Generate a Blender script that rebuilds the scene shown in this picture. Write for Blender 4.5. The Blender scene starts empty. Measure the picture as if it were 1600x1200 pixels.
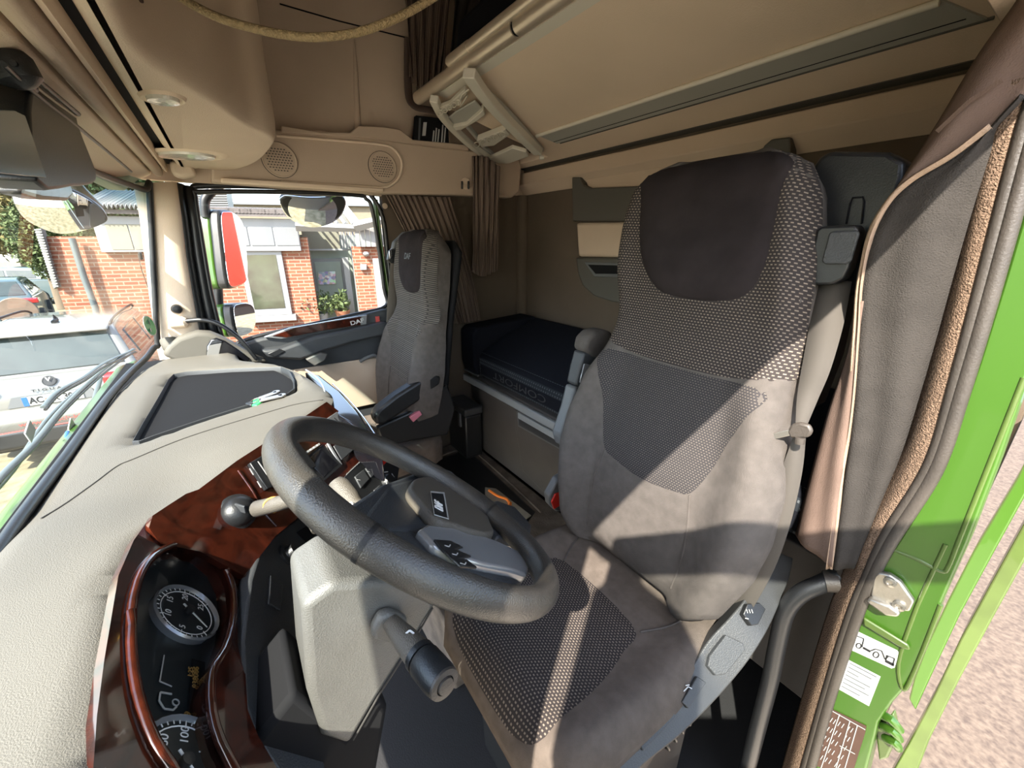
import bpy, bmesh, math, random
from mathutils import Vector, Matrix, geometry, noise
random.seed(7)
sc = bpy.context.scene
COL = sc.collection
# ------------------------------------------------------------------ camera
FPX = 630.0
TH = math.atan((600-378)/FPX)
AZ = math.atan((800-341)/math.hypot(FPX, 222))
CAM = Vector((-1.28, 0, 1.32))
FH = Vector((math.cos(AZ), -math.sin(AZ), 0))
FW = FH*math.cos(TH) + Vector((0, 0, -math.sin(TH)))
RT = FH.cross(Vector((0, 0, 1)))
UP = RT.cross(FW)
cd = bpy.data.cameras.new('camera'); cam = bpy.data.objects.new('camera', cd); COL.objects.link(cam)
cd.sensor_fit = 'HORIZONTAL'; cd.sensor_width = 36.0; cd.lens = FPX/1600*36.0
cd.clip_start = 0.02; cd.clip_end = 500
cam.matrix_world = Matrix(((RT.x, UP.x, -FW.x, CAM.x), (RT.y, UP.y, -FW.y, CAM.y), (RT.z, UP.z, -FW.z, CAM.z), (0, 0, 0, 1)))
sc.camera = cam
# ------------------------------------------------------------------ view, sky, sun
sc.view_settings.view_transform = 'Standard'
sc.view_settings.look = 'None'
sc.view_settings.gamma = 1
sc.view_settings.use_curve_mapping = False
sc.view_settings.exposure = 1.25
SUND = Vector((.55, -.82, -1.0)).normalized()
wd = bpy.data.worlds.new('sky'); sc.world = wd; wd.use_nodes = True
wn = wd.node_tree; wn.nodes.clear()
wo = wn.nodes.new('ShaderNodeOutputWorld'); bg = wn.nodes.new('ShaderNodeBackground')
sky = wn.nodes.new('ShaderNodeTexSky'); sky.sky_type = 'NISHITA'; sky.sun_disc = False
sky.sun_elevation = math.asin(-SUND.z); sky.sun_rotation = math.atan2(-SUND.x, -SUND.y)
sky.air_density = 1.0; sky.dust_density = 1.2; sky.ozone_density = 1.0
hs = wn.nodes.new('ShaderNodeHueSaturation'); hs.inputs['Saturation'].default_value = 0.8
wn.links.new(sky.outputs[0], hs.inputs['Color'])
wn.links.new(hs.outputs[0], bg.inputs[0]); bg.inputs[1].default_value = 0.42
wn.links.new(bg.outputs[0], wo.inputs[0])
sl = bpy.data.lights.new('sun', 'SUN'); sl.energy = 9.5; sl.angle = math.radians(0.6); sl.color = (1, .93, .82)
so = bpy.data.objects.new('sun', sl); COL.objects.link(so)
so.rotation_euler = SUND.to_track_quat('-Z', 'Y').to_euler(); so.location = (-4, 10, 10)
sc.cycles.max_bounces = 10; sc.cycles.diffuse_bounces = 8; sc.cycles.glossy_bounces = 4
sc.cycles.transparent_max_bounces = 12; sc.cycles.transmission_bounces = 6
sc.cycles.sample_clamp_indirect = 6.0; sc.cycles.use_denoising = True
sc.cycles.caustics_reflective = False; sc.cycles.caustics_refractive = False

# ------------------------------------------------------------------ measuring helpers
def ray(px, py): return FW*FPX + RT*(px-800) + UP*(600-py)
def W(px, py, ax, v):
    i = 'xyz'.index(ax); d = ray(px, py); return CAM + d*((v-CAM[i])/d[i])
def PL(px, py, p0, n):
    d = ray(px, py); return CAM + d*((Vector(p0)-CAM).dot(n)/d.dot(n))
def R(d): return math.radians(d)
def lerp(a, b, t): return a+(b-a)*t
def interp(x, tab):
    if x <= tab[0][0]: return tab[0][1]
    for (x0, y0), (x1, y1) in zip(tab, tab[1:]):
        if x <= x1:
            t = (x-x0)/(x1-x0); t = t*t*(3-2*t)*.5+t*.5; return y0+(y1-y0)*t
    return tab[-1][1]
def sstep(a, b, x):
    t = min(1, max(0, (x-a)/(b-a))); return t*t*(3-2*t)
def crom(pts, n=6, closed=False):
    pts = [Vector(p) for p in pts]; out = []; N = len(pts)
    for i in range(N if closed else N-1):
        if closed: p0, p1, p2, p3 = pts[i-1], pts[i], pts[(i+1) % N], pts[(i+2) % N]
        else: p0, p1, p2, p3 = pts[max(i-1, 0)], pts[i], pts[i+1], pts[min(i+2, N-1)]
        for k in range(n):
            t = k/n; t2 = t*t; t3 = t2*t
            out.append(.5*((2*p1)+(p2-p0)*t+(2*p0-5*p1+4*p2-p3)*t2+(3*p1-p0-3*p2+p3)*t3))
    if not closed: out.append(pts[-1])
    return out

# ------------------------------------------------------------------ materials
def _n(nt, t, **kw):
    n = nt.nodes.new(t)
    for k, v in kw.items(): setattr(n, k, v)
    return n
def base(name):
    m = bpy.data.materials.new(name); m.use_nodes = True
    nt = m.node_tree; b = nt.nodes['Principled BSDF']; return m, nt, b
def mat(name, c, rough=.5, metal=0., bump=0., bscale=300., var=0., vscale=8., coat=0., spec=.5, c2=None, detail=3):
    m, nt, b = base(name)
    b.inputs['Base Color'].default_value = (*c, 1); b.inputs['Roughness'].default_value = rough
    b.inputs['Metallic'].default_value = metal; b.inputs['Coat Weight'].default_value = coat
    b.inputs['Specular IOR Level'].default_value = spec
    tc = _n(nt, 'ShaderNodeTexCoord')
    if var > 0:
        nz = _n(nt, 'ShaderNodeTexNoise'); nz.inputs['Scale'].default_value = vscale; nz.inputs['Detail'].default_value = detail
        nt.links.new(tc.outputs['Object'], nz.inputs['Vector'])
        rp = _n(nt, 'ShaderNodeValToRGB'); nt.links.new(nz.outputs[0], rp.inputs[0])
        d = c2 if c2 else tuple(x*(1-var) for x in c)
        rp.color_ramp.elements[0].position = .32; rp.color_ramp.elements[1].position = .68
        rp.color_ramp.elements[0].color = (*d, 1); rp.color_ramp.elements[1].color = (*c, 1)
        nt.links.new(rp.outputs[0], b.inputs['Base Color'])
    if bump > 0:
        n2 = _n(nt, 'ShaderNodeTexNoise'); n2.inputs['Scale'].default_value = bscale; n2.inputs['Detail'].default_value = 2
        nt.links.new(tc.outputs['Object'], n2.inputs['Vector'])
        bp = _n(nt, 'ShaderNodeBump'); bp.inputs['Strength'].default_value = bump; bp.inputs['Distance'].default_value = .002
        nt.links.new(n2.outputs[0], bp.inputs['Height']); nt.links.new(bp.outputs[0], b.inputs['Normal'])
    return m
def weave(name, dark, light, bw=.0105, rh=.0085, mort=.0031, off=.5, bump=.5):
    m, nt, b = base(name); b.inputs['Roughness'].default_value = .9; b.inputs['Specular IOR Level'].default_value = .2
    uv = _n(nt, 'ShaderNodeUVMap'); br = _n(nt, 'ShaderNodeTexBrick')
    nt.links.new(uv.outputs[0], br.inputs['Vector'])
    br.offset = off; br.inputs['Scale'].default_value = 1; br.inputs['Brick Width'].default_value = bw
    br.inputs['Row Height'].default_value = rh; br.inputs['Mortar Size'].default_value = mort; br.inputs['Mortar Smooth'].default_value = .25
    br.inputs['Color1'].default_value = (*light, 1); br.inputs['Color2'].default_value = (*[x*.75 for x in light], 1)
    br.inputs['Mortar'].default_value = (*dark, 1)
    nt.links.new(br.outputs[0], b.inputs['Base Color'])
    bp = _n(nt, 'ShaderNodeBump', invert=True); bp.inputs['Strength'].default_value = bump; bp.inputs['Distance'].default_value = .002
    nt.links.new(br.outputs['Fac'], bp.inputs['Height']); nt.links.new(bp.outputs[0], b.inputs['Normal'])
    return m
def brickmat(name):
    m, nt, b = base(name); b.inputs['Roughness'].default_value = .9
    uv = _n(nt, 'ShaderNodeUVMap'); br = _n(nt, 'ShaderNodeTexBrick'); nt.links.new(uv.outputs[0], br.inputs['Vector'])
    br.inputs['Scale'].default_value = 1; br.inputs['Brick Width'].default_value = .25; br.inputs['Row Height'].default_value = .077
    br.inputs['Mortar Size'].default_value = .010
    br.inputs['Color1'].default_value = (.20, .067, .032, 1); br.inputs['Color2'].default_value = (.155, .045, .022, 1); br.inputs['Mortar'].default_value = (.23, .165, .12, 1)
    nt.links.new(br.outputs[0], b.inputs['Base Color']); return m
def woodmat(name):
    m, nt, b = base(name); b.inputs['Roughness'].default_value = .12; b.inputs['Coat Weight'].default_value = .6; b.inputs['Coat Roughness'].default_value = .04
    tc = _n(nt, 'ShaderNodeTexCoord'); nz = _n(nt, 'ShaderNodeTexNoise'); nt.links.new(tc.outputs['Object'], nz.inputs['Vector'])
    nz.inputs['Scale'].default_value = 14; nz.inputs['Detail'].default_value = 8; nz.inputs['Distortion'].default_value = 1.6; nz.inputs['Roughness'].default_value = .7
    rp = _n(nt, 'ShaderNodeValToRGB'); nt.links.new(nz.outputs[0], rp.inputs[0])
    e = rp.color_ramp.elements; e[0].position = .35; e[0].color = (.011, .003, .002, 1); e[1].position = .75; e[1].color = (.075, .014, .006, 1)
    nt.links.new(rp.outputs[0], b.inputs['Base Color']); return m
def glassmat(name, tint=(1, 1, 1), refl=.5, k=1.0, band=None):
    m = bpy.data.materials.new(name); m.use_nodes = True; nt = m.node_tree; nt.nodes.clear()
    o = _n(nt, 'ShaderNodeOutputMaterial'); mx = _n(nt, 'ShaderNodeMixShader'); t = _n(nt, 'ShaderNodeBsdfTransparent')
    g = _n(nt, 'ShaderNodeBsdfGlossy'); g.inputs['Roughness'].default_value = .01; fr = _n(nt, 'ShaderNodeFresnel'); fr.inputs[0].default_value = 1.45
    ml = _n(nt, 'ShaderNodeMath', operation='MULTIPLY'); ml.inputs[1].default_value = refl; ml.use_clamp = True
    t.inputs[0].default_value = (*tint, 1)
    if band:
        tc = _n(nt, 'ShaderNodeNewGeometry'); sx = _n(nt, 'ShaderNodeSeparateXYZ'); nt.links.new(tc.outputs['Position'], sx.inputs[0])
        rp = _n(nt, 'ShaderNodeMapRange'); rp.inputs[1].default_value = band[0]; rp.inputs[2].default_value = band[1]; nt.links.new(sx.outputs[2], rp.inputs[0])
        mc = _n(nt, 'ShaderNodeMix', data_type='RGBA'); nt.links.new(rp.outputs[0], mc.inputs[0])
        mc.inputs[6].default_value = (*tint, 1); mc.inputs[7].default_value = (*band[2], 1); nt.links.new(mc.outputs[2], t.inputs[0])
    nt.links.new(fr.outputs[0], ml.inputs[0]); nt.links.new(ml.outputs[0], mx.inputs[0])
    nt.links.new(t.outputs[0], mx.inputs[1]); nt.links.new(g.outputs[0], mx.inputs[2]); nt.links.new(mx.outputs[0], o.inputs[0]); return m
def stripemat(name, c1, c2, scale=60, axis='X', rough=.9):
    m, nt, b = base(name); b.inputs['Roughness'].default_value = rough
    uv = _n(nt, 'ShaderNodeUVMap'); w = _n(nt, 'ShaderNodeTexWave', bands_direction=axis); w.inputs['Scale'].default_value = scale
    w.inputs['Distortion'].default_value = 1.5; w.inputs['Detail'].default_value = 2
    nt.links.new(uv.outputs[0], w.inputs['Vector']); rp = _n(nt, 'ShaderNodeValToRGB'); nt.links.new(w.outputs[0], rp.inputs[0])
    rp.color_ramp.elements[0].position = .35; rp.color_ramp.elements[1].position = .75
    rp.color_ramp.elements[0].color = (*c1, 1); rp.color_ramp.elements[1].color = (*c2, 1)
    nt.links.new(rp.outputs[0], b.inputs['Base Color']); return m
def artmat(name):
    m, nt, b = base(name); v = _n(nt, 'ShaderNodeTexVoronoi'); v.inputs['Scale'].default_value = 14
    tc = _n(nt, 'ShaderNodeTexCoord'); nt.links.new(tc.outputs['Object'], v.inputs['Vector'])
    h = _n(nt, 'ShaderNodeHueSaturation'); h.inputs['Saturation'].default_value = .5; h.inputs['Value'].default_value = .6
    nt.links.new(v.outputs['Color'], h.inputs['Color']); nt.links.new(h.outputs[0], b.inputs['Base Color']); return m
M = {}
M['dash'] = mat('dash_grained_plastic', (0.117, 0.108, 0.0916), .62, bump=.45, bscale=600, var=.10, vscale=5, spec=.3)
M['dash_line'] = mat('dash_seam_dark', (.03, .028, .026), .7)
M['tray'] = mat('tray_rubber_mat', (0.0825, 0.0836, 0.0825), .8, bump=1.2, bscale=600, var=.35, vscale=14, c2=(0.0523, 0.055, 0.0578), detail=6)
M['wood'] = woodmat('burl_wood')
M['blackp'] = mat('black_plastic', (0.0108, 0.0114, 0.0126), .38, bump=.2, bscale=500)
M['blackm'] = mat('matte_black', (.008, .008, .009), .85, spec=.15)
M['gloss'] = mat('gloss_black', (.006, .006, .008), .06, coat=.5)
M['anth'] = mat('anthracite_plastic', (0.036, 0.0384, 0.0416), .5, bump=.5, bscale=450, var=.15, vscale=6)
M['greyp'] = mat('grey_plastic', (0.102, 0.105, 0.108), .5, bump=.3, bscale=450)
M['shroud'] = mat('column_grey_plastic', (0.1, 0.0975, 0.09), .42, bump=.5, bscale=500, var=.12, vscale=20)
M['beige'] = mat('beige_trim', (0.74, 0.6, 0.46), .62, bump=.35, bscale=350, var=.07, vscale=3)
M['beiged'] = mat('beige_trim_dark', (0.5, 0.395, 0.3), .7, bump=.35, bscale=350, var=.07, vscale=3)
M['wallu'] = mat('upper_wall_cloth', (0.6, 0.48, 0.37), .92, bump=.5, bscale=700, var=.10, vscale=4, spec=.15)
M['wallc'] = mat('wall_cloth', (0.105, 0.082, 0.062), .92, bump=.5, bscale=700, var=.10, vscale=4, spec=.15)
M['olive'] = mat('olive_grey_trim', (0.072, 0.0672, 0.057), .6, bump=.3, bscale=400)
M['ladder'] = mat('ladder_plastic', (0.62, 0.585, 0.5), .42)
M['tube'] = mat('bunk_tube_metal', (0.6, 0.52, 0.42), .32, metal=.55)
M['alu'] = mat('brushed_aluminium', (0.364, 0.399, 0.42), .34, metal=.35)
M['alup'] = mat('bunk_profile', (0.42, 0.42, 0.38), .45, metal=.2)
M['steel'] = mat('steel', (0.434, 0.406, 0.364), .35, metal=.9, bump=.2, bscale=200)
M['chrome'] = mat('chrome', (.75, .76, .78), .12, metal=1)
M['mirror'] = mat('mirror_glass', (.86, .88, .9), .015, metal=1)
M['fabric'] = mat('seat_plain_fabric', (0.125, 0.102, 0.086), .95, bump=.8, bscale=900, var=.22, vscale=40, spec=.1)
M['fabricb'] = mat('bolster_fabric', (0.1, 0.088, 0.08), .95, bump=.8, bscale=900, var=.2, vscale=40, spec=.1)
M['headf'] = mat('headrest_velour', (.026, .021, .022), .95, bump=.4, bscale=1200, var=.3, vscale=14, spec=.1)
M['weave'] = weave('seat_weave', (.028, .023, .022), (.205, .168, .135), bw=.0078, rh=.0062, mort=.0022)
M['weave2'] = weave('seat_weave_fine', (.032, .029, .030), (.125, .108, .093), bw=.0065, rh=.0052, mort=.0019)
M['weavep'] = weave('seat_weave_passenger_shade', (.04, .036, .034), (.15, .133, .115), bw=.4, rh=.009, mort=.0032)  # seat weave with the passenger side's deeper shade put into its colour
M['rim'] = mat('wheel_rim_leather', (0.042, 0.037, 0.031), .36, bump=.45, bscale=500, var=.35, vscale=25, c2=(0.03, 0.028, 0.026), spec=.6)
M['hub'] = mat('hub_pad_plastic', (0.085, 0.074, 0.06), .45, bump=.7, bscale=600)
M['hubd'] = mat('hub_side_plastic', (0.03, 0.0342, 0.0396), .42, bump=.7, bscale=500)
M['panel'] = mat('seat_control_plastic', (.036, .037, .038), .45, bump=.4, bscale=450)
M['silver'] = mat('silver_plastic', (0.336, 0.343, 0.35), .22, metal=.5)
M['belt'] = mat('belt_webbing', (0.096, 0.081, 0.066), .75, bump=.4, bscale=900)
M['belts'] = stripemat('belt_web_stripe', (.042, .037, .031), (.062, .053, .045), 60)
M['green'] = mat('green_paint', (0.036, 0.096, 0.009), .3, coat=.3, var=.04, vscale=3)
M['greend'] = mat('green_paint_dull', (0.065, 0.105, 0.022), .35, coat=.3, var=.25, vscale=9)
M['rubber'] = mat('door_seal_rubber', (0.0488, 0.0403, 0.0338), .5, bump=.3, bscale=300, var=.3, vscale=12)
M['carpet'] = mat('carpet_trim', (0.2, 0.135, 0.095), .98, bump=2.0, bscale=380, var=.55, vscale=330, spec=.1)
M['curtf'] = mat('curtain_cloth_dark', (.036, .032, .029), .9, bump=.7, bscale=500, var=.2, vscale=20, spec=.15)
M['curtl'] = mat('curtain_lining', (0.147, 0.101, 0.0805), .9, bump=.4, bscale=500, var=.25, vscale=8, spec=.15)
M['curth'] = mat('curtain_hem', (0.276, 0.192, 0.132), .9, bump=.6, bscale=600)
M['curts'] = stripemat('curtain_striped', (.085, .058, .047), (.16, .118, .09), 22)
M['bed'] = mat('mattress_cover', (.009, .010, .014), .95, bump=.5, bscale=400, spec=.1)
M['bedw'] = weave('mattress_band', (.016, .02, .025), (.09, .10, .11), bw=.018, rh=.02, mort=.007)
M['cab'] = mat('bunk_base_panel', (0.075, 0.069, 0.0648), .5, var=.15, vscale=8, bump=.2, bscale=300)
M['floor'] = mat('floor_mat', (.13, .105, .085), .8, bump=.8, bscale=120, var=.5, vscale=14)
M['floord'] = mat('footwell_carpet', (.012, .012, .013), .95, bump=.5, bscale=200)
M['rope'] = mat('braided_cord', (0.286, 0.209, 0.105), .7, bump=2.0, bscale=260, var=.35, vscale=200)
M['red'] = mat('red_plastic', (.55, .02, .012), .35)
M['white'] = mat('white_print', (0.45, 0.45, 0.444), .5)
M['whited'] = mat('grey_print', (.38, .38, .37), .5)
M['dial'] = mat('dial_face', (.006, .010, .012), .4)
M['amber'] = mat('lcd_digits', (.42, .24, .06), .5)
M['lamp'] = mat('lamp_lens', (.62, .60, .54), .12, coat=.5, bump=1., bscale=90)
M['yellow'] = mat('rubber_band', (.62, .33, .05), .5)
M['pink'] = mat('pink_plastic', (.5, .16, .22), .5)
M['orange'] = mat('orange_label', (.75, .2, .03), .5)
M['paper'] = mat('paper', (0.252, 0.228, 0.186), .8, var=.1, vscale=30)
M['brown'] = mat('brown_plate', (.10, .055, .042), .45, metal=.3, var=.2, vscale=20)
M['brick'] = brickmat('red_brick')
M['wwhite'] = mat('white_render', (0.17, 0.17, 0.165), .7, var=.05)
M['wgreen'] = mat('pale_green_render', (0.22, 0.248, 0.209), .8, var=.05)
M['cream'] = mat('cream_panel', (0.17, 0.16, 0.12), .8, var=.05)
M['wgrey'] = mat('grey_panel', (0.125, 0.13, 0.135), .6)
M['wframe'] = mat('window_frame_white', (0.2, 0.2, 0.2), .5)
M['wdark'] = mat('window_dark_interior', (.055, .065, .04), .1, var=.6, vscale=2.5, c2=(.03, .025, .018), coat=.4)
M['roof'] = mat('roof_tiles', (0.1, 0.085, 0.08), .8, var=.3, vscale=6)
M['corr'] = mat('corrugated_metal', (0.16, 0.16, 0.155), .4, metal=.2)
M['tan'] = mat('tan_facade', (0.17, 0.14, 0.095), .8, var=.1)
M['gravel'] = mat('pinkish_gravel_paving', (0.125, 0.092, 0.066), .95, bump=1.5, bscale=18, var=.45, vscale=34, c2=(0.062, 0.043, 0.032), detail=8)
M['bounceg'] = mat('pale_bounce_ground', (.62, .52, .40), .9, bump=.6, bscale=30, var=.15, vscale=3)
M['dirt'] = mat('dry_earth', (0.24, 0.2, 0.125), .95, bump=1, bscale=40, var=.35, vscale=7, c2=(0.105, 0.095, 0.05), detail=8)
M['carw'] = mat('white_car_paint', (0.135, 0.135, 0.125), .22, coat=.8)
M['carg'] = mat('silver_car_paint', (0.252, 0.276, 0.288), .25, coat=.8)
M['card'] = mat('dark_car_paint', (.05, .08, .09), .25, coat=.8)
M['carglass'] = mat('car_glass', (0.04, 0.052, 0.048), .06, coat=.6, var=.4, vscale=2)
M['tail'] = mat('tail_light', (.38, .015, .02), .12, coat=.8)
M['tyre'] = mat('tyre', (.02, .02, .02), .8)
M['blue'] = mat('plate_blue', (.02, .10, .42), .5)
M['dkgrey'] = mat('dark_print', (.06, .065, .07), .5)
M['carmark'] = mat('car_lettering', (.012, .013, .015), .5)
M['redp'] = mat('red_print', (.45, .06, .05), .5)
M['leaf'] = mat('tree_leaves', (0.088, 0.116, 0.033), .8, var=.5, vscale=3, c2=(0.0385, 0.0605, 0.0165))
M['leafy'] = mat('yellow_leaves', (0.165, 0.135, 0.04), .8, var=.5, vscale=3, c2=(0.09, 0.075, 0.025))
M['bark'] = mat('bark', (.12, .09, .06), .9)
M['fence'] = mat('fence_green_wire', (0.112, 0.152, 0.144), .5)
M['hose'] = mat('sandstone_disc', (0.21, 0.15, 0.11), .9, var=.2)
M['terra'] = mat('terracotta', (0.2, 0.08, 0.04), .8)
M['stgreen'] = mat('sticker_green', (.05, .30, .13), .5)
M['wiper'] = mat('wiper_grey', (0.07, 0.0875, 0.091), .45)
M['teal'] = mat('toll_box_teal_reflection', (.08, .13, .14), .2)  # teal reflection on the box face, put into its colour
M['ws'] = glassmat('windshield_glass', (.93, .97, .95), .13, band=(1.43, 1.47, (.30, .45, .47)))
M['glass'] = glassmat('side_glass', (.96, .98, .97), .25)
M['lens'] = glassmat('cluster_lens', (.97, .97, .97), .3)
M['gaugew'] = mat('gauge_print', (.85, .85, .83), .5)
M['art'] = artmat('mottled_picture')

# ------------------------------------------------------------------ object helpers
def rootloc(p):
    v = Vector((0, 0, 0))
    while p is not None:
        v = v + p.location; p = p.parent
    return v
def tag(o, label=None, cat=None, group=None, kind=None):
    if label: o['label'] = label
    if cat: o['category'] = cat
    if group: o['group'] = group
    if kind: o['kind'] = kind
    return o
def thing(name, loc, label, cat, group=None):
    o = bpy.data.objects.new(name, None); COL.objects.link(o); o.location = loc; o.empty_display_size = .05
    return tag(o, label, cat, group)
def struct(o): o['kind'] = 'structure'; return o
def mk(name, vs, fs, m, parent=None, smooth=True, ang=35, bevel=0, bseg=2, uvs=None, sub=0, solid=0):
    off = rootloc(parent)
    me = bpy.data.meshes.new(name); me.from_pydata([tuple(Vector(v)-off) for v in vs], [], fs)
    if uvs:
        l = me.uv_layers.new(name='UVMap')
        for p in me.polygons:
            for li in p.loop_indices: l.data[li].uv = uvs[me.loops[li].vertex_index]
    bm = bmesh.new(); bm.from_mesh(me)
    if not solid: bmesh.ops.recalc_face_normals(bm, faces=bm.faces)
    bm.to_mesh(me); bm.free()
    for p in me.polygons: p.use_smooth = smooth
    if smooth: me.set_sharp_from_angle(angle=R(ang))
    me.materials.append(M[m] if isinstance(m, str) else m)
    o = bpy.data.objects.new(name, me); COL.objects.link(o); o.parent = parent
    if solid:
        s = o.modifiers.new('s', 'SOLIDIFY'); s.thickness = solid; s.offset = -1
    if bevel:
        b = o.modifiers.new('b', 'BEVEL'); b.width = bevel; b.segments = bseg; b.limit_method = 'ANGLE'; b.angle_limit = R(30)
    if sub:
        s = o.modifiers.new('sub', 'SUBSURF'); s.levels = sub; s.render_levels = sub
    return o
def boxv(c, s, rot=None):
    vs = []
    for z in (-.5, .5):
        for x, y in ((-.5, -.5), (.5, -.5), (.5, .5), (-.5, .5)):
            v = Vector((x*s[0], y*s[1], z*s[2]))
            if rot is not None: v = rot @ v
            vs.append(v+Vector(c))
    return vs
BF = [(0, 3, 2, 1), (4, 5, 6, 7), (0, 1, 5, 4), (1, 2, 6, 5), (2, 3, 7, 6), (3, 0, 4, 7)]
def box(name, c, s, m, parent=None, rot=None, bevel=.004, bseg=2):
    return mk(name, boxv(c, s, rot), BF, m, parent, bevel=min(bevel, min(s)*.45), bseg=bseg)
def box2(name, a, b, m, parent=None, bevel=.004, bseg=2):
    a, b = Vector(a), Vector(b)
    return box(name, (a+b)/2, [abs(b[i]-a[i]) for i in range(3)], m, parent, bevel=bevel, bseg=bseg)
def boxes(name, lst, m, parent=None, bevel=0, uv=None):
    vs, fs = [], []
    for c, s, *r in lst:
        o = len(vs); vs += boxv(c, s, r[0] if r else None); fs += [tuple(i+o for i in f) for f in BF]
    return mk(name, vs, fs, m, parent, bevel=bevel)
def prism(name, pts, vec, m, parent=None, bevel=.003, bseg=2, smooth=True, uv=None):
    pts = [Vector(p) for p in pts]; vec = Vector(vec); n = len(pts)
    vs = pts+[p+vec for p in pts]
    fs = [tuple(range(n)), tuple(range(2*n-1, n-1, -1))]+[(i, (i+1) % n, (i+1) % n+n, i+n) for i in range(n)]
    return mk(name, vs, fs, m, parent, smooth=smooth, bevel=bevel, bseg=bseg, uvs=[uv(v) for v in vs] if uv else None)
def loft(name, rings, m, parent=None, closed=True, cap=True, smooth=True, uvf=None, ang=40, bevel=0, solid=0, uvscale=None):
    n = len(rings[0]); vs = [v for r in rings for v in r]; fs = []
    for i in range(len(rings)-1):
        for j in range(n if closed else n-1):
            k = (j+1) % n; fs.append((i*n+j, i*n+k, (i+1)*n+k, (i+1)*n+j))
    if cap and closed:
        fs.append(tuple(range(n))); fs.append(tuple((len(rings)-1)*n+j for j in range(n-1, -1, -1)))
    uvs = None
    if uvscale:
        uvs = []; 
        for i, r in enumerate(rings):
            for j in range(n): uvs.append((j*uvscale[0], i*uvscale[1]))
    return mk(name, vs, fs, m, parent, smooth=smooth, ang=ang, uvs=uvs, bevel=bevel, solid=solid)
def tube_rings(pts, r, res=12, closed=False, flat=None):
    pts = [Vector(p) for p in pts]; N = len(pts); rings = []; prev = None
    for i, p in enumerate(pts):
        if closed: t = (pts[(i+1) % N]-pts[i-1]).normalized()
        else: t = (pts[min(i+1, N-1)]-pts[max(i-1, 0)]).normalized()
        if prev is None:
            a = Vector((0, 0, 1)) if abs(t.z) < .9 else Vector((1, 0, 0))
            if flat is not None: a = Vector(flat)
            u = (a-t*a.dot(t)).normalized()
        else: u = (prev-t*prev.dot(t)).normalized()
        prev = u; w = t.cross(u); rr = r[i] if isinstance(r, (list, tuple)) and not isinstance(r[0], (list, tuple)) and len(r) == N else r
        ru, rw = (rr, rr) if not isinstance(rr, tuple) else rr
        rings.append([p+u*ru*math.cos(2*math.pi*k/res)+w*rw*math.sin(2*math.pi*k/res) for k in range(res)])
    return rings
def tube(name, pts, r, m, parent=None, res=12, closed=False, cr=0, flat=None, ang=50):
    if cr:
        if isinstance(r, list):
            rv = crom([(x, 0, 0) for x in r], cr, closed); r = [v.x for v in rv]
        pts = crom(pts, cr, closed)
    rg = tube_rings(pts, r, res, closed, flat)
    if closed: rg.append(rg[0])
    return loft(name, rg, m, parent, cap=not closed, ang=ang)
def lathe(name, prof, o, ax, m, parent=None, res=32, ang=40):
    ax = Vector(ax).normalized(); a = Vector((0, 0, 1)) if abs(ax.z) < .9 else Vector((1, 0, 0))
    u = (a-ax*a.dot(ax)).normalized(); w = ax.cross(u); o = Vector(o)
    rg = [[o+ax*h+(u*math.cos(2*math.pi*k/res)+w*math.sin(2*math.pi*k/res))*max(r, 1e-4) for k in range(res)] for r, h in prof]
    return loft(name, rg, m, parent, ang=ang, cap=prof[0] != prof[-1])
def inpoly(p, poly):
    x, y = p; c = False; n = len(poly)
    for i in range(n):
        x1, y1 = poly[i]; x2, y2 = poly[(i+1) % n]
        if (y1 > y) != (y2 > y) and x < (x2-x1)*(y-y1)/(y2-y1)+x1: c = not c
    return c
def bdist(p, poly):
    d = 1e9; px, py = p; n = len(poly)
    for i in range(n):
        x1, y1 = poly[i]; x2, y2 = poly[(i+1) % n]; dx, dy = x2-x1, y2-y1
        t = max(0, min(1, ((px-x1)*dx+(py-y1)*dy)/(dx*dx+dy*dy+1e-12)))
        d = min(d, math.hypot(px-x1-t*dx, py-y1-t*dy))
    return d
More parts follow.
